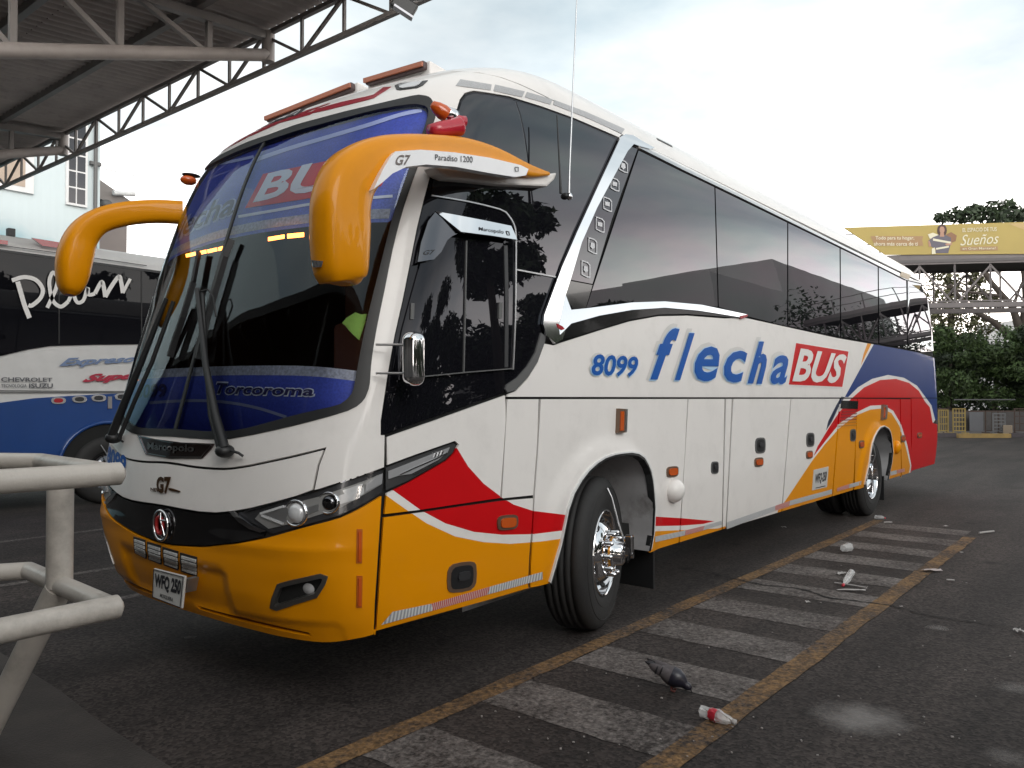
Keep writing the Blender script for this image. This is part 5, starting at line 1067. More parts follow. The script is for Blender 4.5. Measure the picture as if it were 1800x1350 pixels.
# glass area
def XZ(pts): return pts
flat('side_glass',[(-140,420),(-60,430),(0,438),(120,454),(258,473),(330,483),(330,604),(258,605),(160,606),(90,608),(50,614),(0,626),(-60,650),(-140,690)],[LBLACK],.02,.03)
b=MB(); 
for x_ in (-45,103,248,300): flat('window_divider',[(x_,440+(x_)*.134),(x_+2,440+x_*.134),(x_+2,604),(x_,604)],[BLACK],.026,.006)
flat('window_top_trim',line_band([(-140,421),(0,440),(120,456),(258,475),(330,485)],4),[PLASTIC],.03,.02)
flat('blue_flank',[(-140,740),(-60,720),(0,708),(60,700),(120,696),(200,692),(330,690),(330,828),(-140,868)],[LBLUE],.012,.02)
for pts in ([(0,443-38),(15,445-38),(15,448-36),(0,446-36)],): pass
flat('red_roof_lamp',[(-8,420),(14,423),(14,430),(-8,428)],[REDLENS],.03,.03)
flat('red_roof_fin',[(56,418),(105,426),(112,437),(75,432)],[REDLENS],.03,.03)
flat('roof_rail_line',line_band([(-140,413),(0,431),(120,447),(258,467)],1.5),[GREYPL],.01,.006)
for a in ([(-60,686),(0,686.5),(200,688),(300,688)],[(-60,690),(0,690),(200,690),(300,690)]): flat('body_seam',line_band(a,1.4),[GREYPL],.024,.004)
for x_,nm in ((103,REDLENS),(140,CHROME),(174,CHROME),(215,CHROME)):
    f=flat('oval_badge',oval(x_,704-(x_-103)*.06,13,6,p=.8),[CHROME],.034,.02); flat('badge_face',oval(x_,704-(x_-103)*.06,8,4,p=.8),[REDLENS if x_==103 else PLASTIC],.04,.01,par=f)
flat('chrome_marker',[(190,697),(197,697),(197,718),(190,718)],[SATIN],.034,.02)
# wheel arch and wheel
cw=LP(186,812); cxw=cw[0]
b=MB(); 
arcp=[(cxw+.68*math.cos(t),.55+.66*math.sin(t)) for t in np.linspace(0,math.pi,20)]
b.prism([(x,YL-.030,z) for x,z in arcp]+[(cxw-.68,YL-.03,.3),(cxw+.68,YL-.03,.3)],(0,.02,0)); b.build('wheel_arch',[DARK],ob)
b=MB(); b.tube([(x,YL-.035,z) for x,z in arcp],.03,8); b.build('arch_lip',[LBLUE],ob)
b=MB(); cc=np.array((cxw,YL-.06,.5)); b.lathe([(.28,-.0),(.35,.02),(.45,.015),(.5,-.03),(.5,-.2),(.3,-.24)],cc,(0,-1,0),40); wq=b.build('wheel',[TYRE],ob)
b=MB(); b.lathe([(.28,.0),(.27,-.04),(.2,-.01),(.12,.01),(.1,.05),(0,.06)],cc,(0,-1,0),32); b.build('rim',[DCHROME],wq)
b=MB(); b.tube([cc+np.array((.1,-.03,-.1)),cc+np.array((-.05,-.07,.25)),cc+np.array((-.12,-.04,.38))],.008,6); b.build('inflation_hose',[SATIN],wq)
cc2=cc+np.array((5.6,0,0)); b=MB(); b.lathe([(.28,-.0),(.35,.02),(.45,.015),(.5,-.03),(.5,-.2),(.3,-.24),(0,-.24)],cc2,(0,-1,0),40); b.build('wheel',[TYRE],ob)
# lettering
SIL=mat('script_silver',(.74,.72,.70),.4); SB_=mat('script_blue',(.16,.22,.36),.4); SR_=mat('script_red',(.40,.03,.06),.4)
def strokes(name,lines,m,par,r,dy):
    first=None
    for ln in lines:
        pts=smooth_poly([(p[0],p[1]) for p in ln],5); rr=[(q if isinstance(q,(int,float)) else r) for q in [r]]
        bnd=line_band(pts,r*2); 
        b=MB(); n=len(pts)
        L2_=[LP(*bnd[i],dy) for i in range(n)]; R2_=[LP(*bnd[2*n-1-i],dy) for i in range(n)]
        b.add(L2_+R2_,[(i,i+1,n+i+1,n+i) for i in range(n-1)]); o=b.build(name,[m],par)
    return o
strokes('script_letter',[[(31,495),(36,512),(42,533),(48,549),(52,559)]],SIL,ob,4.2,.05)
strokes('script_letter',[[(21,493),(42,487),(63,492),(75,508),(71,524),(56,537),(50,536)]],SIL,ob,3.6,.052)
strokes('script_letter',[[(83,541),(92,522),(99,505),(101,488),(93,479),(87,492),(88,511),(94,530),(107,539),(120,530)],],SIL,ob,3.4,.05)
strokes('script_letter',[[(120,530),(128,512),(130,505),(131,522),(137,532),(147,527),(154,506),(156,518),(167,516)]],SIL,ob,3.2,.054)
strokes('script_letter',[[(167,516),(178,496),(182,503),(185,522)]],SIL,ob,3.6,.056); strokes('script_letter',[[(185,522),(196,503),(209,486),(213,496),(216,515)]],SIL,ob,3.6,.05); strokes('script_letter',[[(216,515),(222,503),(229,490)]],SIL,ob,2.8,.053)
def ltext(t,c,m,bold=.0,shear=0,dy=.036,nm='lettering'): return text_on(nm,t,quad_flat([LP(*p,dy) for p in c]),m,ob,bold=bold,shear=shear)
ltext('Expreso',[(103,648),(238,640),(240,624),(105,630)],SB_,.035,.5)
ltext('Super',[(143,676),(255,668),(258,652),(148,658)],SR_,.05,.5)
GI=mat('grey_ink',(.10,.10,.11),.5)
ltext('CHEVROLET',[(2,671),(92,671),(92,664),(2,663)],GI,.025); ltext('TECNOLOGIA',[(2,681),(47,681),(47,675),(2,675)],GI,.01); ltext('ISUZU',[(51,682),(93,682),(93,674),(51,674)],GI,.03)
b=MB(); b.box((-.2,10.2,zroof+.2),(.05,.05,.06)); b.build('roof_lamp',[PLASTIC],ob,.01)
# =====================================================================  buildings on the left
PB=mat('pale_blue_wall',(.60,.68,.70),.8,var=.05,vscale=.6); WF=mat('white_frame',(.72,.72,.72),.5)
def wall_mat(name,c,blot,z0,z1):
    m=mat(name,c,.8,var=.04,vscale=.5); n=m.node_tree.nodes; l=m.node_tree.links; b=n['Principled BSDF']; src=b.inputs['Base Color'].links[0].from_socket
    t=n.new('ShaderNodeTexCoord'); nz=n.new('ShaderNodeTexNoise'); nz.inputs['Scale'].default_value=.55; nz.inputs['Detail'].default_value=6; l.new(t.outputs['Object'],nz.inputs['Vector'])
    sx=n.new('ShaderNodeSeparateXYZ'); l.new(t.outputs['Object'],sx.inputs[0]); mr=n.new('ShaderNodeMapRange'); mr.inputs['From Min'].default_value=z1; mr.inputs['From Max'].default_value=z0; l.new(sx.outputs['Z'],mr.inputs['Value'])
    mu=n.new('ShaderNodeMath'); mu.operation='MULTIPLY'; l.new(nz.outputs['Fac'],mu.inputs[0]); l.new(mr.outputs[0],mu.inputs[1]); r=n.new('ShaderNodeValToRGB'); r.color_ramp.elements[0].position=.34; r.color_ramp.elements[1].position=.5; l.new(mu.outputs[0],r.inputs[0])
    mx=n.new('ShaderNodeMixRGB'); mx.inputs[2].default_value=(*blot,1); l.new(r.outputs[0],mx.inputs[0]); l.new(src,mx.inputs[1]); l.new(mx.outputs[0],b.inputs['Base Color'])
    w=n.new('ShaderNodeTexWave'); w.bands_direction='X'; w.inputs['Scale'].default_value=1.3; l.new(t.outputs['Object'],w.inputs['Vector']); bp=n.new('ShaderNodeBump'); bp.inputs['Strength'].default_value=.25; bp.inputs['Distance'].default_value=.02; l.new(w.outputs['Fac'],bp.inputs['Height']); l.new(bp.outputs[0],b.inputs['Normal']); return m
YB=22.0
lb=thing('pale_building','tall pale blue-white building with tall dark grid windows behind the coaches','building',(0,26,0))
xr_=on_y(176,300,YB)[0]
boxobj('wall',(-22,YB,0),(xr_,YB+12,17),wall_mat('pale_mural_wall',(.60,.68,.70),(.30,.50,.56),5.0,9.5),lb)
GW=glassmat('building_glass',None,(.6,.6,.62),.06)
def on_wall(px,py,dy=0): return on_y(px,py,YB-dy)
def rect3(x0,x1,z0,z1,y,th,name,m,par): return boxobj(name,(x0,y-th,z0),(x1,y,z1),m,par)
def xz(px,py): p=on_y(px,py,YB); return p[0],p[2]
x0,zb=xz(117,357); x1,_=xz(148,367); _,ztp=xz(117,215); ztp+=4
wn=rect3(x0-.05,x1+.05,zb-.05,ztp,YB,.10,'window',WF,lb)
cols=[x0,x0+(x1-x0)*.46,x1]; hh=(xz(117,328)[1]-xz(117,357)[1])
k=0; z=zb
while z<ztp-.2:
    for c in range(2):
        rect3(cols[c]+.02,cols[c+1]-.02,z+.02,z+hh-.03,YB-.10,.012,'pane',GW,wn)
    z+=hh
x2,zb2=xz(-40,318); x3,_=xz(47,336)
wn2=rect3(x2-2,x3+.15,zb2-.10,zb2+7,YB,.10,'window',WF,lb)
TAN=mat('tan_blind',(.45,.36,.29),.7)
for c in range(3):
    xa=x3-1.35*(c+1)
    for r_ in range(5): rect3(xa+.06,xa+1.27,zb2+.05+1.3*r_,zb2+1.24+1.3*r_,YB-.10,.012,'pane',TAN,wn2)
xl,_=xz(165,300); b=MB(); b.tube([(xl,YB-.12,3),(xl,YB-.12,17)],.06,8); cbx=b.build('downpipe',[GREYPL],lb)
for k in range(8): b=MB(); b.box((xl,YB-.10,4+k*1.55),(.16,.05,.05)); b.build('pipe_clamp',[GREYPL],cbx)
# grey gabled house
YG=30.0; gb=thing('grey_house','small grey-brown building with sloping roof right of the pale wall','building',(9,33,0))
GBM=mat('grey_brown_wall',(.22,.19,.18),.85,var=.1,vscale=.4)
P1_=on_y(150,300,YG); P2_=on_y(223,440,YG); P3_=on_y(223,358,YG)
b=MB(); b.prism([(P1_[0],YG,0),(P2_[0],YG,0),(P2_[0],YG,P3_[2]),(P1_[0],YG,P1_[2]+.0)],(0,5,0)); b.build('wall',[GBM],gb)
a=on_y(150,298,YG-.4); c=on_y(241,361,YG-.4); b=MB(); b.prism([a,c,c-np.array((0,0,.35)),a-np.array((0,0,.9))],(0,6,0)); b.build('roof',[mat('roof_brown',(.22,.20,.19),.8)],gb)
b=MB(); b.tube([on_y(199,339,YG-.6),on_y(237,341,YG-.6)],.10,8); b.build('roof_pipe',[WF],gb)
b=MB(); b.ell(on_y(187,359,YG-.3),(.25,.2,.2)); b.build('wall_lamp',[GREYPL],gb)
# overhead wires
def wire(p,q,sag,lab):
    p=np.array(p,float); q=np.array(q,float); b=MB(); b.tube([p+(q-p)*t-np.array((0,0,sag*4*t*(1-t))) for t in np.linspace(0,1,14)],.014,5); o=b.build('overhead_wire',[mat('wire_grey',(.25,.25,.26),.6)]); tag(o,lab,'wire'); return o
wire(on_y(178,296,26),on_y(700,372,46),.5,'upper thin wire right of the pale building')
wire(on_y(224,421,29),on_y(700,560,50),.4,'thin wire above the coach roof behind the far mirror')
wire(on_y(250,395,29),on_y(600,610,44),.3,'steeper thin wire seen under the far mirror arm')
# =====================================================================  right background
def RB(px,py,dep): return at_depth(px,py,dep)
# footbridge
DL,DR=33.0,31.9
def bp3(t,z):   # t=0 at px1484, t=1 at px1800
    A=at_depth(1484,700,DL); Bq=at_depth(1800,700,DR); p=A+(Bq-A)*t; return np.array((p[0],p[1],z))
BDIR=unit(bp3(1,0)-bp3(0,0)); BN=np.array((-BDIR[1],BDIR[0],0)); BN=BN if np.dot(BN,FW)>0 else -BN
fb=thing('footbridge','grey steel truss footbridge crossing behind the coach at right','bridge',tuple(bp3(.5,0)))
BS=mat('bridge_steel',(.17,.15,.15),.6,var=.2,vscale=1.5,dirt=.3); BD=mat('bridge_dark',(.12,.11,.11),.7)
def bb(name,a,c,w,h=None,m=BS): b=MB(); b.bar(a,c,w,h); return b.build(name,[m],fb)
zc,zd0,zd1=5.35,6.75,7.42
Lb=7.44
T0,T1=-.9,3.2
for s,nm in ((0,'near'),(2.4,'far')):
    o=BN*s
    bb('bottom_chord',bp3(T0,zc)+o,bp3(T1,zc)+o,.16,.20); bb('bottom_chord_flange',bp3(T0,zc+.16)+o-BN*.02,bp3(T1,zc+.16)+o-BN*.02,.10,.05); bb('deck_girder',bp3(T0,(zd0+zd1)/2+.15)+o,bp3(T1,(zd0+zd1)/2+.15)+o,.14,.42)
    k=0; t=T0; dt=1.34/np.linalg.norm(bp3(1,0)-bp3(0,0)); off=(1683-1484)/316.0; t=off-dt*int((off-T0)/dt)
    while t<T1-dt:
        bb('truss_post',bp3(t,zc)+o,bp3(t,zd0+.3)+o,.07)
        if k%2: bb('truss_diagonal',bp3(t,zc)+o,bp3(t+dt,zd0+.2)+o,.07)
        else: bb('truss_diagonal',bp3(t,zd0+.2)+o,bp3(t+dt,zc)+o,.07)
        t+=dt; k+=1
b=MB(); b.prism([bp3(T0,zd0+.35)-BN*.1,bp3(T1,zd0+.35)-BN*.1,bp3(T1,zd0+.35)+BN*2.5,bp3(T0,zd0+.35)+BN*2.5],(0,0,.12)); b.build('deck',[BD],fb)
b=MB(); b.prism([bp3(T0,zc-.05)+BN*.1,bp3(T1,zc-.05)+BN*.1,bp3(T1,zc-.05)+BN*.5,bp3(T0,zc-.05)+BN*.5],(0,0,.05)); b.build('cable_tray',[BD],fb)
for k in range(12): t=T0+.12+k*.33; bb('rail_post',bp3(t,zd1-.05),bp3(t,zd1+.95),.06)
for h_ in (.5,.95): bb('hand_rail',bp3(T0,zd1+h_)+BN*.0,bp3(T1,zd1+h_)+BN*0,.04)
for t in (-.85,3.1):
    b=MB(); b.tube([bp3(t,0)+BN*1.2,bp3(t,zc)+BN*1.2],.3,14); b.build('pier',[mat('pier_concrete',(.3,.29,.28),.9)],fb)
# billboard
bbd=thing('billboard','long yellow advertising billboard with a woman, fixed on the footbridge','billboard',tuple(bp3(.5,zd1)))
def bo(px,py,off=.0):   # point on the board plane
    A=bp3(0,0)-BN*(.12+off); d=ray(px,py); t=np.dot(A-CAMP,BN)/np.dot(d,BN); return CAMP+d*t
BY=mat('billboard_yellow',(0.418,0.317,0.094),.6,var=.08,vscale=.8)
b=MB(); b.prism([bo(1483,400),bo(1484,401),bo(1556,448),bo(2100,444),bo(2100,381)],BN*.06); b.build('board_face',[BY],bbd)
def bop(name,pts,m,off): b=MB(); b.add([bo(p[0],p[1],off) for p in pts],[tuple(range(len(pts)))]); return b.build(name,[m],bbd,recalc=False)
BT=mat('board_brown',(.36,.22,.11),.6); SKN=mat('print_skin',(.42,.24,.17),.6); HAIR=mat('print_hair',(.07,.035,.03),.6); GRYC=mat('print_grey',(.12,.11,.14),.6); BWH=mat('print_cream',(.70,.66,.50),.6); BOLIVE=mat('board_olive',(.40,.34,.12),.6)
bop('text_panel',[(1530,415),(1623,415),(1621,422),(1623,432),(1538,432)],BT,.012)
bop('text_panel',[(1688,434),(1754,433),(1754,440),(1688,441)],BT,.012)
bop('board_patch',[(1772,393),(1800,392),(2100,383),(2100,400),(1812,408),(1790,400)],mat('board_tan',(.50,.36,.16),.6),.010)
bop('picture_part',[(1631,412),(1640,409),(1650,413),(1648,422),(1634,419)],BWH,.012)
bop('picture_part',[(1663,412),(1672,408),(1682,414),(1680,424),(1668,428)],mat('print_brown',(.25,.13,.07),.6),.013)
bop('woman_hair',oval(1656,405,8.5,10.5,p=.9),HAIR,.014); bop('woman_face',oval(1656,404,4.4,6,p=.9),SKN,.017)
bop('woman_neck',[(1653,409),(1659,409),(1660,416),(1652,416)],SKN,.016)
bop('woman_body',[(1640,417),(1650,413),(1662,413),(1672,418),(1671,430),(1668,440),(1667,445),(1644,445),(1645,438),(1635,432),(1632,423)],GRYC,.015)
bop('carried_box',[(1640,419),(1672,425),(1670,428),(1640,423)],BWH,.019); bop('carried_box',[(1645,436),(1668,432),(1668,435),(1646,439)],BWH,.019)
bop('woman_arm',[(1631,424),(1634,423),(1637,432),(1633,434)],SKN,.018); bop('woman_arm',[(1661,429),(1672,425),(1674,430),(1664,432)],SKN,.018)
bop('carried_bottle',[(1638,437),(1643,435),(1645,446),(1638,447)],BWH,.020)
def bt(t,c,m,bold=0,shear=0): return text_on('lettering',t,quad_flat([bo(*p,.022) for p in c]),m,bbd,bold=bold,shear=shear)
bt('Todo para tu hogar,',[(1539,423),(1607,423),(1607,415),(1539,415)],BWH,.01); bt('ahora más cerca de ti',[(1536,432),(1613,432),(1613,425),(1536,425)],BWH,.01)
bt('EL ESPACIO DE TUS',[(1692,408),(1752,406),(1752,399),(1692,401)],BWH,.01); bt('Sueños',[(1688,432),(1755,428),(1756,409),(1690,413)],BWH,.0,.25); bt('en Gran Manzana!',[(1692,439),(1750,438),(1750,434),(1692,435)],BWH,.01)
# trees
LEAF=[]
def leafmat(name,c,var=.5):
    m=bpy.data.materials.new(name); m.use_nodes=True; n=m.node_tree.nodes; l=m.node_tree.links; b=n['Principled BSDF']; b.inputs['Roughness'].default_value=.65
    g=n.new('ShaderNodeNewGeometry'); t=n.new('ShaderNodeTexCoord'); nz=n.new('ShaderNodeTexNoise'); nz.inputs['Scale'].default_value=.9; nz.inputs['Detail'].default_value=3; l.new(t.outputs['Object'],nz.inputs['Vector'])
    ad=n.new('ShaderNodeMath'); ad.operation='MULTIPLY_ADD'; ad.inputs[1].default_value=.5; l.new(g.outputs['Random Per Island'],ad.inputs[0]); l.new(nz.outputs['Fac'],ad.inputs[2])
    r=n.new('ShaderNodeValToRGB'); e=r.color_ramp.elements; e[0].position=.35; e[1].position=1.0; c=np.array(c); e[0].color=(*(c*(1-var)),1); e[1].color=(*(c*(1+var)),1); l.new(ad.outputs[0],r.inputs[0]); l.new(r.outputs[0],b.inputs['Base Color']); return m
LG=leafmat('leaf_green',(.046,.078,.022),.75); LD=leafmat('leaf_dark',(.026,.042,.018),.6); LO=leafmat('leaf_olive',(.085,.085,.035)); BARK=mat('bark',(.075,.06,.05),.9,var=.35,vscale=4,bump=.8,bscale=12)
def crown_mesh(name,clumps,per,ls,m,par):   # clumps: (center, radii)
    vs=[];n=0
    tot=[]
    for c,r in clumps:
        k=int(per*(r[0]*r[1]*r[2])**(1/3)**1 if False else per); d=rng.normal(size=(k,3)); d/=np.linalg.norm(d,axis=1,keepdims=True); rad=rng.uniform(.25,1,(k,1))**.5*(1+rng.normal(0,.10,(k,1))); P=np.array(c)+d*rad*np.array(r)
        nr=d*.6+rng.normal(size=(k,3))*.6+np.array((0,0,.35)); nr/=np.linalg.norm(nr,axis=1,keepdims=True); u=np.cross(nr,rng.normal(size=(k,3))); u/=np.linalg.norm(u,axis=1,keepdims=True); w=np.cross(nr,u); s=ls*rng.uniform(.6,1.4,(k,1))
        tot.append(np.stack([P-u*s,P-w*s*.45+nr*s*.12,P+u*s,P+w*s*.45+nr*s*.12],1))
    V=np.concatenate(tot).reshape(-1,3); nq=len(V)//4; me=bpy.data.meshes.new(name); me.vertices.add(len(V)); me.vertices.foreach_set('co',V.ravel()); me.loops.add(nq*4); me.loops.foreach_set('vertex_index',np.arange(nq*4)); me.polygons.add(nq); me.polygons.foreach_set('loop_start',np.arange(0,nq*4,4)); me.polygons.foreach_set('loop_total',np.full(nq,4)); me.update(); me.validate(); me.materials.append(m); return linkobj(name,me,par)
def tree(name,label,base,limbs,clumps,per,ls,m,trunk_r=.2,group=None):
    t=thing(name,label,'tree',tuple(base),group); b=MB()
    for L_ in limbs[:1]: b.tube(L_[0],list(np.linspace(L_[1],L_[2],len(L_[0]))),10)
    b.build('trunk',[BARK],t)
    for L_ in limbs[1:]: b=MB(); b.tube(L_[0],list(np.linspace(L_[1],L_[2],len(L_[0]))),8); b.build('limb',[BARK],t)
    crown_mesh('crown',clumps,per,ls,m,t); return t
def rclumps(c,R,n,rmin,rmax):
    out=[]
    for _ in range(n):
        d=rng.normal(size=3); d/=np.linalg.norm(d); q=rng.uniform(.2,1)**.4; r=rng.uniform(rmin,rmax); out.append((np.array(c)+d*np.array(R)*q,(r,r,r*.75)))
    return out
g=lambda px,dep: np.array([*at_depth(px,700,dep)[:2],0.0])
for i,(px,dep,h,w_,lab,mm) in enumerate(((1672,40,4.6,2.7,'bushy green tree beside the coach tail',LG),(1752,40,4.4,2.8,'bushy green tree at the right behind the barricades',LG),(1835,39,4.6,3.0,'dark bushy tree cut by the right edge',LD),(1590,43,4.5,3,'bushy tree mostly hidden behind the coach',LD))):
    base=g(px,dep); c=base+np.array((0,0,h-1.3)); tree('bushy_tree',lab,base,[([base,base+np.array((.1,.1,1.2)),c],.16,.07)],rclumps(c,(w_,w_,1.9),34,.35,.85),420,.10,mm,group='bushy trees behind the barricades')
# tall spreading tree whose limbs show through the bridge
base=g(1793,46); T=lambda px,py,dep=46: at_depth(px,py,dep)
cl=[]
for (px,py,rx) in ((1675,379,.9),(1690,375,.8),(1705,383,.9),(1722,374,.8),(1735,380,.9),(1748,366,.8),(1760,378,.8),(1775,372,.7),(1783,384,.8),(1795,375,.7),(1712,368,.5),(1770,360,.5),(1655,384,.4),(1815,380,1),(1840,375,1)): cl.append((T(px,py,46+random.uniform(-1.5,1.5)),(rx,rx,rx*.55)))
tree('spreading_tree','tall spreading tree whose thin crown rises above the billboard',base,[([base,T(1796,640),T(1800,600),T(1805,540)],.45,.3),([T(1800,615),T(1775,590),T(1745,565),T(1700,540),T(1670,500)],.26,.10),([T(1798,600),T(1780,540),T(1745,500),T(1715,460),T(1700,400)],.24,.06),([T(1805,545),T(1800,480),T(1780,430),T(1765,385)],.2,.05),([T(1782,545),T(1760,520),T(1690,512),T(1650,500)],.12,.05),([T(1745,500),T(1730,470),T(1728,400)],.12,.04),([T(1805,550),T(1830,480),T(1830,390)],.2,.05),([T(1780,540),T(1795,500),T(1812,470)],.1,.04)],cl,85,.19,LD)
cl=[(T(px,py,49),(r,r,r*.8)) for px,py,r in ((1655,500,1.1),(1668,480,1.0),(1690,510,1.0),(1640,530,1.2),(1660,545,1.3),(1700,545,1.1),(1720,520,.8),(1650,575,1.3),(1690,575,1.3),(1625,560,1.2),(1730,570,1.0),(1715,490,.6),(1745,530,.5),(1680,600,1.2),(1645,600,1.2))]
base=g(1668,49); tree('leafy_tree','olive green tree seen under and through the footbridge truss',base,[([base,T(1668,640,49),T(1672,560,49),T(1668,480,49)],.3,.12),([T(1672,560,49),T(1700,520,49),T(1720,490,49)],.12,.05),([T(1670,590,49),T(1640,540,49)],.12,.05)],cl,300,.13,LO)
# pale buildings far behind at right
for (p0,p1,yt_,dep,lab) in ((1738,1800,585,75,'pale low building far behind the right-hand trees'),(1800,2100,560,80,'pale building far off at the right edge')):
    t=thing('distant_building',lab,'building',tuple(g(p0,dep))); a=g(p0,dep); c=g(p1,dep); h_=1.57+(700-yt_)*dep/1400; b=MB(); b.prism([a,c,c+FW*np.array((1,1,0))*8,a+FW*np.array((1,1,0))*8],(0,0,h_)); b.build('wall',[mat('pale_wall',(.5,.5,.5),.8)],t)
    for k in range(4):
        q=a+(c-a)*(.15+.22*k)-FW*np.array((1,1,0))*.03; u_=unit(c-a); b=MB(); b.prism([q+np.array((0,0,h_*.55)),q+u_*1.2+np.array((0,0,h_*.55)),q+u_*1.2+np.array((0,0,h_*.8)),q+np.array((0,0,h_*.8))],-FW*np.array((1,1,0))*.04); b.build('window',[GW],t)
# low wall, kerb, barricades
dW=33.0
def seg(name,p0,p1,z0,z1,th,m,dep,label=None,cat=None,dz=0,kind=None,parent=None):
    a=g(p0,dep); c=g(p1,dep-dz); n_=np.array((FW[0],FW[1],0)); b=MB(); b.prism([a+(0,0,z0),c+(0,0,z0),c+n_*th+(0,0,z0),a+n_*th+(0,0,z0)],(0,0,z1-z0)); o=b.build(name,[m],parent)
    if label: tag(o,label,cat)
    if kind: o['kind']=kind
    return o
seg('low_wall',1560,2300,0,1.0,.2,mat('grey_wall',(.09,.082,.08),.85,var=.2),36,'long grey low wall behind the barricades','wall')
lp=seg('wall_panel',1704,1728,.05,.95,.03,mat('pale_panel',(.13,.13,.14),.7),35.6,'paler grey panel leaning on the low wall','panel')
KY=mat('kerb_yellow',(0.302,0.202,0.072),.8,var=.25,vscale=3,dirt=.5); KD=mat('kerb_dark',(.07,.06,.065),.85,var=.2)
x=1500; 
for (p0,p1,m_,lab) in ((1560,1684,KD,'dark painted kerb length left of the yellow one'),(1685,1777,KY,'yellow painted kerb length'),(1778,1900,KD,'dark painted kerb length at the right edge'),(1901,2000,KY,'yellow kerb length beyond the right edge')):
    seg('kerb',p0,p1,0,.17,.18,m_,31.5 if m_ is KY else 32.0,lab,'kerb')
sheet('pavement',[tuple(g(1400,32.2)[:2]),tuple(g(2300,32.2)[:2]),tuple(g(2300,60)[:2]),tuple(g(1400,60)[:2])],.10,mat('pavement_grey',(.10,.09,.088),.9,var=.2),kind='structure')
BYL=mat('barricade_yellow',(0.302,0.216,0.065),.5,dirt=.4); RUST=mat('rusty_steel',(.07,.045,.035),.7,var=.3); SILV=mat('dull_silver',(.13,.13,.135),.5)
def barricade(px,w_,h_,dep,m,nv,nh,lab,lean=0,base_z=.10):
    u_=np.array((Rt[0],Rt[1],0)); a=g(px,dep)+(0,0,base_z); t=thing('barricade',lab,'barricade',tuple(a)); n_=np.array((FW[0],FW[1],0))
    def br_(nm,p,q,w): b=MB(); b.bar(p,q,w); b.build(nm,[m],t)
    br_('frame_post',a,a+(0,0,h_),.05); br_('frame_post',a+u_*w_,a+u_*w_+(0,0,h_),.05)
    for k in range(nh+1): br_('rail',a+(0,0,.12+(h_-.14)*k/nh),a+u_*w_+(0,0,.12+(h_-.14)*k/nh),.04)
    for k in range(1,nv): br_('slat',a+u_*w_*k/nv+(0,0,.12),a+u_*w_*k/nv+(0,0,h_),.03)
    for s in(0,1): br_('foot',a+u_*w_*s-n_*.25+(0,0,.03),a+u_*w_*s+n_*.25+(0,0,.03),.05)
barricade(1640,.55,1.05,33.2,RUST,5,3,'rusty barricade beside the coach tail'); barricade(1650,.38,1.0,33.0,BYL,4,3,'narrow yellow barricade nearest the coach tail'); barricade(1675,.50,1.05,33.1,BYL,4,5,'yellow lattice barricade by the dark kerb')
barricade(1732,.03+.5,.95,33.3,RUST,2,1,'dark barricade leaning by the trunk'); barricade(1745,.50,.85,33.0,SILV,3,5,'silver lattice barricade near the yellow kerb end'); barricade(1783,1.3,1.05,33.0,RUST,6,3,'wide rusty barricade at the right edge')
seg('pipe_rail',1630,1880,1.0,1.05,.05,RUST,33.5,'long rusty rail running along the barricades','rail')
seg('pipe_rail',1678,1785,1.48,1.53,.05,SILV,37.5,'higher grey rail behind the low wall','rail')
bl=g(1771,32.8); b=MB(); b.box(bl+np.array((0,0,.28)),(.15,.15,.18)); o=b.build('concrete_block',[mat('block_tan',(.28,.22,.16),.8)],bevel=.015); tag(o,'small tan concrete block on the pavement at the yellow kerb end','block')
# dark shrubs behind the wall, plus unseen rows added to darken tail reflections
cl=[(g(px,44)+np.array((0,0,random.uniform(.8,1.8))),(1.5,1.0,1.1)) for px in range(1560,2300,24)]+[(np.array((x,-12.5-.02*x,random.uniform(1.0,3.6))),(2.0,1.4,1.6)) for x in np.arange(27,64,1.3) for _ in range(2)]+[(np.array((x,-11.5-.02*x,random.uniform(3,8.5))),(2.4,1.6,2.0)) for x in np.arange(42,74,1.6) for _ in range(2)]+[(np.array((x,-8.6-.035*x,random.uniform(.8,5.5))),(2.6,1.4,1.8)) for x in np.arange(56,116,1.5) for _ in range(2)]
o=crown_mesh('hedge_with_unseen_rows',cl,260,.16,LD,None); o['kind']='stuff'
cl=[(np.array((x,-17.5+random.uniform(-.5,.5),random.uniform(.8,5.0))),(1.9,1.3,1.5)) for x in np.arange(-14,27,1.1) for _ in range(2)]
o=crown_mesh('unseen_yard_hedge',cl,230,.24,LD,None); o['kind']='stuff'  # unseen, added so the cab glass mirrors a continuous dark mass
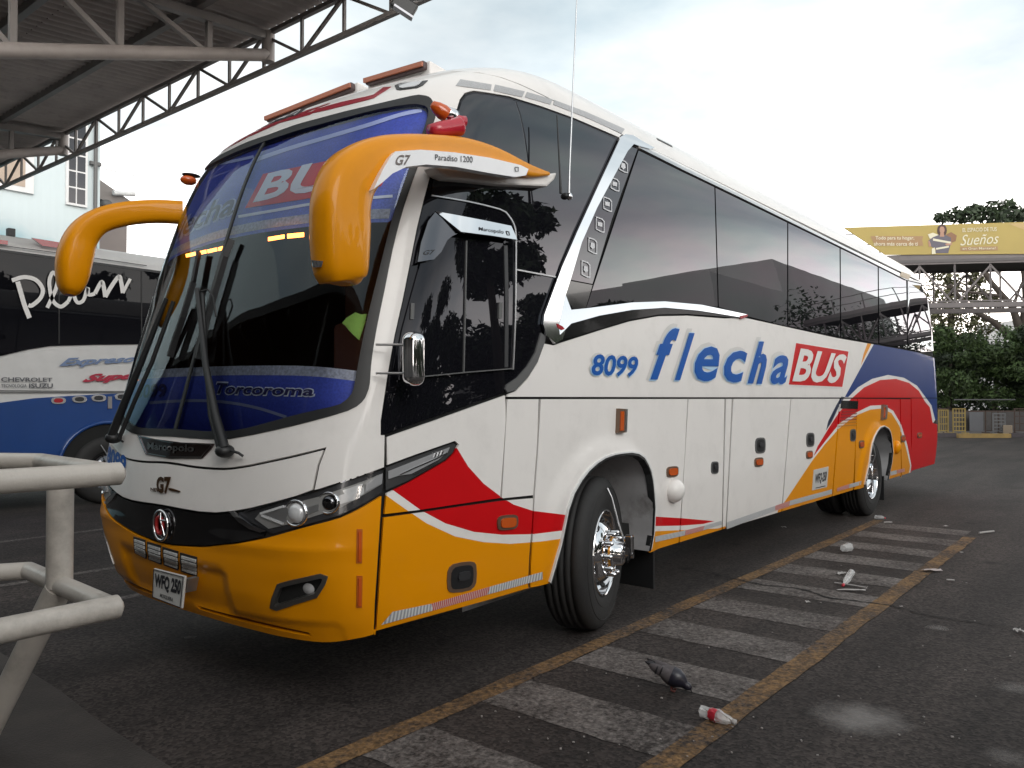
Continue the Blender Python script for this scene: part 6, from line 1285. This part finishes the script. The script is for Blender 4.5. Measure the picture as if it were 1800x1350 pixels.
# =====================================================================  off-camera surroundings that the glass mirrors
WHM=mat('warehouse_wall',(.46,.44,.44),.8,var=.12,vscale=.3)
wh=thing('warehouse','grey warehouse across the yard with stepped parapet','building',(45,-19,0))
for (xa,xb,h_) in ((27,36,6.8),(36,47,10.8),(47,75,13.6)): boxobj('wall',(xa,-27,0),(xb-.01,-15,h_),WHM,wh)
for k in range(6): boxobj('door',(28+k*6,-15,0),(32+k*6,-14.95,4),mat('door_red' if k%2 else 'door_dark',(.22,.05,.04) if k%2 else (.05,.05,.05),.6),wh)
for i,(x,y_,h_,r_) in enumerate(((-9,-16,6.5,2.6),(-4,-15.5,7,2.6),(1.5,-16,6.2,2.8),(6.5,-15,6.6,2.6),(11,-15,7,2.6),(15.2,-13.6,11.0,2.2),(19.5,-15.5,8.0,2.8),(24,-16,8.6,2.8))):
    base=np.array((x,y_,0.)); tall=h_>10; c=base+np.array((0,0,h_-2.2 if tall else h_*.52)); tree('yard_tree',['broad dark yard tree nearest the terminal shutters','round yard tree between the shutters and the barrier','broad yard tree straight behind the photographer','round yard tree left of the tall one','dense yard tree touching the tall one','tall dark yard tree mirrored in the cab glass','dark yard tree between the tall one and the warehouse','dark yard tree leaning over the warehouse corner'][i],base,[([base,base+np.array((0,0,h_*.4)),c],.22,.1)],rclumps(c,(r_,r_*.8,2.0 if tall else h_*.42),26,.6,1.0),330,.20,LD)
tb=thing('terminal_building','low dark terminal building in front of the coaches','building',(-16,5,0))
boxobj('wall',(-24,-12,0),(-13,30,5.6),mat('terminal_wall',(.10,.095,.09),.8,var=.2,vscale=.5),tb); 
for k in range(9): boxobj('shutter',(-13,-10+k*4.2,0.1),(-12.96,-7+k*4.2,3.4),mat('shutter_grey',(.16,.155,.15),.5),tb)
boxobj('roof_slab',(-13,-12,5.62),(-7.2,30,5.85),mat('roof_edge_grey',(.10,.095,.09),.7),tb)
for k in range(30): boxobj('roof_rib',(-13,-11.5+k*1.4,5.50),(-7.25,-11.42+k*1.4,5.61),MATS['roof_edge_grey'],tb)
for k in range(4): boxobj('column',(-7.8,-11+k*13,0),(-7.5,-10.7+k*13,5.62),MATS['shutter_grey'],tb)
# =====================================================================  pigeon
pg=np.array([*on_z(1180,1216)[:2],.008]); fdir=unit(np.array((Rt[0],Rt[1],0))*.92-np.array((FW[0],FW[1],0))*.38); sdir=np.array((-fdir[1],fdir[0],0))
pt_=thing('pigeon','grey pigeon pecking on a white stripe, head down, tail raised','bird',tuple(pg))
def pp(f,z,s=0): return pg+fdir*f*.84+sdir*s*.95+np.array((0,0,z*.9))
st=[(-.155,.152,.006,.018),(-.13,.145,.007,.021),(-.10,.130,.010,.020),(-.07,.115,.022,.026),(-.035,.100,.037,.038),(0,.088,.046,.046),(.035,.076,.046,.045),(.06,.064,.037,.036),(.08,.050,.024,.023),(.093,.041,.019,.018),(.106,.034,.019,.018),(.118,.025,.013,.012),(.122,.018,.005,.005)]
st=[(f,z,rv*1.15,rs*1.12) for f,z,rv,rs in st]
b=MB(); n=16; vs=[]; 
for i,(f,z,rv,rs) in enumerate(st):
    a=pp(st[max(i-1,0)][0],st[max(i-1,0)][1]); c=pp(st[min(i+1,len(st)-1)][0],st[min(i+1,len(st)-1)][1]); t=unit(c-a); u_=np.cross(sdir,t); 
    for j in range(n): an=2*math.pi*j/n; vs.append(pp(f,z)+u_*rv*math.cos(an)+sdir*rs*math.sin(an))
PGM=[mat('pigeon_dark',(.012,.011,.014),.6,var=.3,vscale=60),mat('pigeon_grey',(.085,.075,.08),.7,var=.25,vscale=50),mat('pigeon_neck',(.014,.013,.022),.35,var=.4,vscale=40)]
for i in range(len(st)-1): 
    mi=0 if i<3 else (1 if i<5 else 2)
    b.add([vs[i*n+j] for j in range(n)]+[vs[(i+1)*n+j] for j in range(n)],[(j,(j+1)%n,n+(j+1)%n,n+j) for j in range(n)],mi,True)
b.add(vs[:n],[tuple(range(n))],0); bo_=b.build('body',PGM,pt_)
bmx=bmesh.new(); bmx.from_mesh(bo_.data); bmesh.ops.remove_doubles(bmx,verts=bmx.verts,dist=.0004); bmx.to_mesh(bo_.data); bmx.free()
for s in(-1,1):
    R_w=np.stack([unit(pp(.03,.085)-pp(-.12,.140)),sdir,np.cross(unit(pp(.03,.085)-pp(-.12,.140)),sdir)],1)
    b=MB(); b.ell(pp(-.035,.108,s*.030),(.092,.015,.030),R_w,18,10); w_=b.build('wing',[PGM[1]],pt_)
    for q in (-.055,-.085): b=MB(); b.ell(pp(q,.112-q*.12,s*.034),(.007,.015,.026),R_w,10,8); b.build('wing_bar',[PGM[0]],w_)
    b=MB(); b.ell(pp(-.115,.142,s*.026),(.045,.006,.010),R_w,12,6); b.build('wing_tip',[PGM[0]],w_)
    b=MB(); b.tube([pp(.005,.06,s*.016),pp(.002,.03,s*.017),pp(.004,.003,s*.017)],.0035,6); lg=b.build('leg',[mat('pigeon_leg',(.12,.035,.03),.6)],pt_)
    for q in (-.5,0,.5): b=MB(); b.tube([pp(.004,.003,s*.017),pp(.028,.003,s*.017+q*.022)],.0025,5); b.build('toe',[MATS['pigeon_leg']],lg)
    b=MB(); b.ell(pp(.103,.039,s*.017),(.0032,.0022,.0032)); b.build('eye',[mat('pigeon_eye',(.3,.08,.02),.2)],pt_)
b=MB(); b.tube([pp(.119,.024),pp(.126,.012),pp(.129,.003)],[.005,.0035,.001],8); b.build('beak',[PGM[0]],pt_)
# =====================================================================  litter
PET=mat('clear_plastic',(.80,.80,.80),.18,transm=.0,alpha=.42,var=.1,vscale=30,bump=.8,bscale=40); PAP=mat('litter_white',(.36,.34,.33),.7,var=.15,vscale=30); LRED=mat('label_red',(.45,.02,.04),.4)
def crumple_lathe(b,prof,c,ax,n,amp,mi=0):
    m0=MB(); m0.lathe(prof,c,ax,n); V=np.array(m0.v); V+=rng.normal(0,amp,V.shape); V[:,2]=np.maximum(V[:,2],.011); b.add(V,m0.f,mi,False)
def bottle(p0,p1,r,lab,label_red=True,flat=.6):
    a=np.array([*on_z(*p0)[:2],.011+r*.75]); c=np.array([*on_z(*p1)[:2],.011+r*.75]); Ln=np.linalg.norm(c-a); ax=(c-a)
    t=thing('plastic_bottle',lab,'bottle',tuple(a-(0,0,r)))
    b=MB(); crumple_lathe(b,[(0,0),(r*.8,.002),(r,Ln*.08),(r*.8,Ln*.25),(r*.95,Ln*.45),(r,Ln*.6),(r*.6,Ln*.8),(r*.34,Ln*.9),(r*.34,Ln*.98)],a,ax,14,r*.09); b.build('bottle_body',[PET],t)
    if label_red: b=MB(); crumple_lathe(b,[(r*.93,Ln*.3),(r*1.03,Ln*.42),(r*1.05,Ln*.52)],a,ax,14,r*.05); b.build('bottle_label',[LRED],t)
    b=MB(); b.lathe([(r*.36,Ln*.93),(r*.4,Ln*.94),(r*.4,Ln*1.02),(0,Ln*1.03)],a,ax,12); b.build('bottle_cap',[PAP if label_red else LRED],t)
bottle((1232,1262),(1292,1283),.033,'crushed clear bottle with a red label on the yellow line')
bottle((1498,1012),(1482,1036),.030,'crushed clear bottle with a red cap on the hatching',False)
bottle((1538,913),(1556,915),.028,'small white bottle lying behind the rear wheel',False)
t0=np.array([*on_z(1482,972)[:2],.045]); t1=np.array([*on_z(1510,966)[:2],.05]); t=thing('plastic_cup','crushed clear plastic cup lying on the hatching','cup',tuple(t0-(0,0,.04)))
b=MB(); crumple_lathe(b,[(0,0),(.032,.003),(.040,.05),(.045,.11),(.047,.112)],t0,t1-t0,16,.003); b.build('cup_body',[PET],t)
def stick(p0,p1,w_,lab,name='drinking_straw',cat='straw',m=PAP):
    b=MB(); a=np.array([*on_z(*p0)[:2],.014]); c=np.array([*on_z(*p1)[:2],.014]); b.tube([a,(a+c)/2+(0,0,.002),c],w_,7); o=b.build(name,[m]); tag(o,lab,cat)
stick((1721,939),(1747,936),.012,'white straw lying alone at the far right','drinking_straw'); stick((1467,1027),(1524,1036),.006,'thin straw under the crushed red-capped bottle'); stick((1554,920),(1568,920),.008,'short white stick beside the small white bottle'); stick((1664,1022),(1678,1023),.007,'short white stick right of the yellow line')
def scrap(px,py,w_,h_,lab,rot=0,m=PAP):
    c=np.array([*on_z(px,py)[:2],.012]); b=MB(); n=5; vs=[]; u_=np.array((Rt[0],Rt[1],0)); v_=np.array((FW[0],FW[1],0)); cr_,sr=math.cos(rot),math.sin(rot)
    for i in range(n):
        for j in range(n): a_=(i/(n-1)-.5)*w_*random.uniform(.8,1.1); q_=(j/(n-1)-.5)*h_*random.uniform(.7,1.2); vs.append(c+u_*(a_*cr_-q_*sr)+v_*(a_*sr+q_*cr_)+np.array((0,0,random.uniform(.0,.3)*min(w_,h_))))
    b.add(vs,[(i*n+j,i*n+j+1,(i+1)*n+j+1,(i+1)*n+j) for i in range(n-1) for j in range(n-1)],0); o=b.build('litter_scrap',[m]); tag(o,lab,'litter')
scrap(1639,1005,.19,.06,'torn pinkish wrapper on the yellow line',.1,mat('wrapper_pink',(.40,.34,.33),.6)); scrap(1498,1040,.24,.035,'white torn wrapper beside the red-capped bottle',-.05); scrap(1791,1113,.06,.06,'white crumpled tissue at the right edge'); scrap(1420,1061,.035,.035,'white crumb beside the long crack'); scrap(1378,929,.06,.05,'white scrap under the coach side'); scrap(1663,927,.06,.05,'white lid beyond the hatching'); scrap(1584,1069,.025,.02,'tiny white crumb on the crack end'); scrap(1478,1011,.10,.05,'white plastic flap above the red-capped bottle',.5); scrap(1690,973,.03,.03,'tiny white crumb past the yellow line end'); scrap(335,1124,.07,.035,'pale scrap on the ground before the bumper',0,mat('scrap_grey',(.2,.19,.19),.8))
b=MB()
for _ in range(130):
    px=random.uniform(420,1800); py=random.uniform(960,1350); c=on_z(px,py); s=random.uniform(.002,.006); 
    if c[1]>-.3 and c[0]<8: continue
    b.box((c[0],c[1],.004+s*.4),(s,s*random.uniform(.5,1),s*.5),np.array(Matrix.Rotation(random.uniform(0,3),3,'Z')))
o=b.build('pale_grit',[mat('grit',(.26,.24,.23),.9)]); o['kind']='stuff'

GRP={'barricade':'barricades along the far kerb','kerb':'painted kerb lengths at the far side','wire':'overhead wires at the left','bottle':'crushed bottles on the ground','straw':'straws and sticks on the ground','litter':'scraps of litter on the ground','spill':'pale powder spills','rail':'rails behind the barricades'}
for o in bpy.data.objects:
    if o.parent is None and o.get('category') in GRP and 'group' not in o: o['group']=GRP[o['category']]
    if o.parent is None and o.name.startswith('yard_tree'): o['group']='trees across the yard'
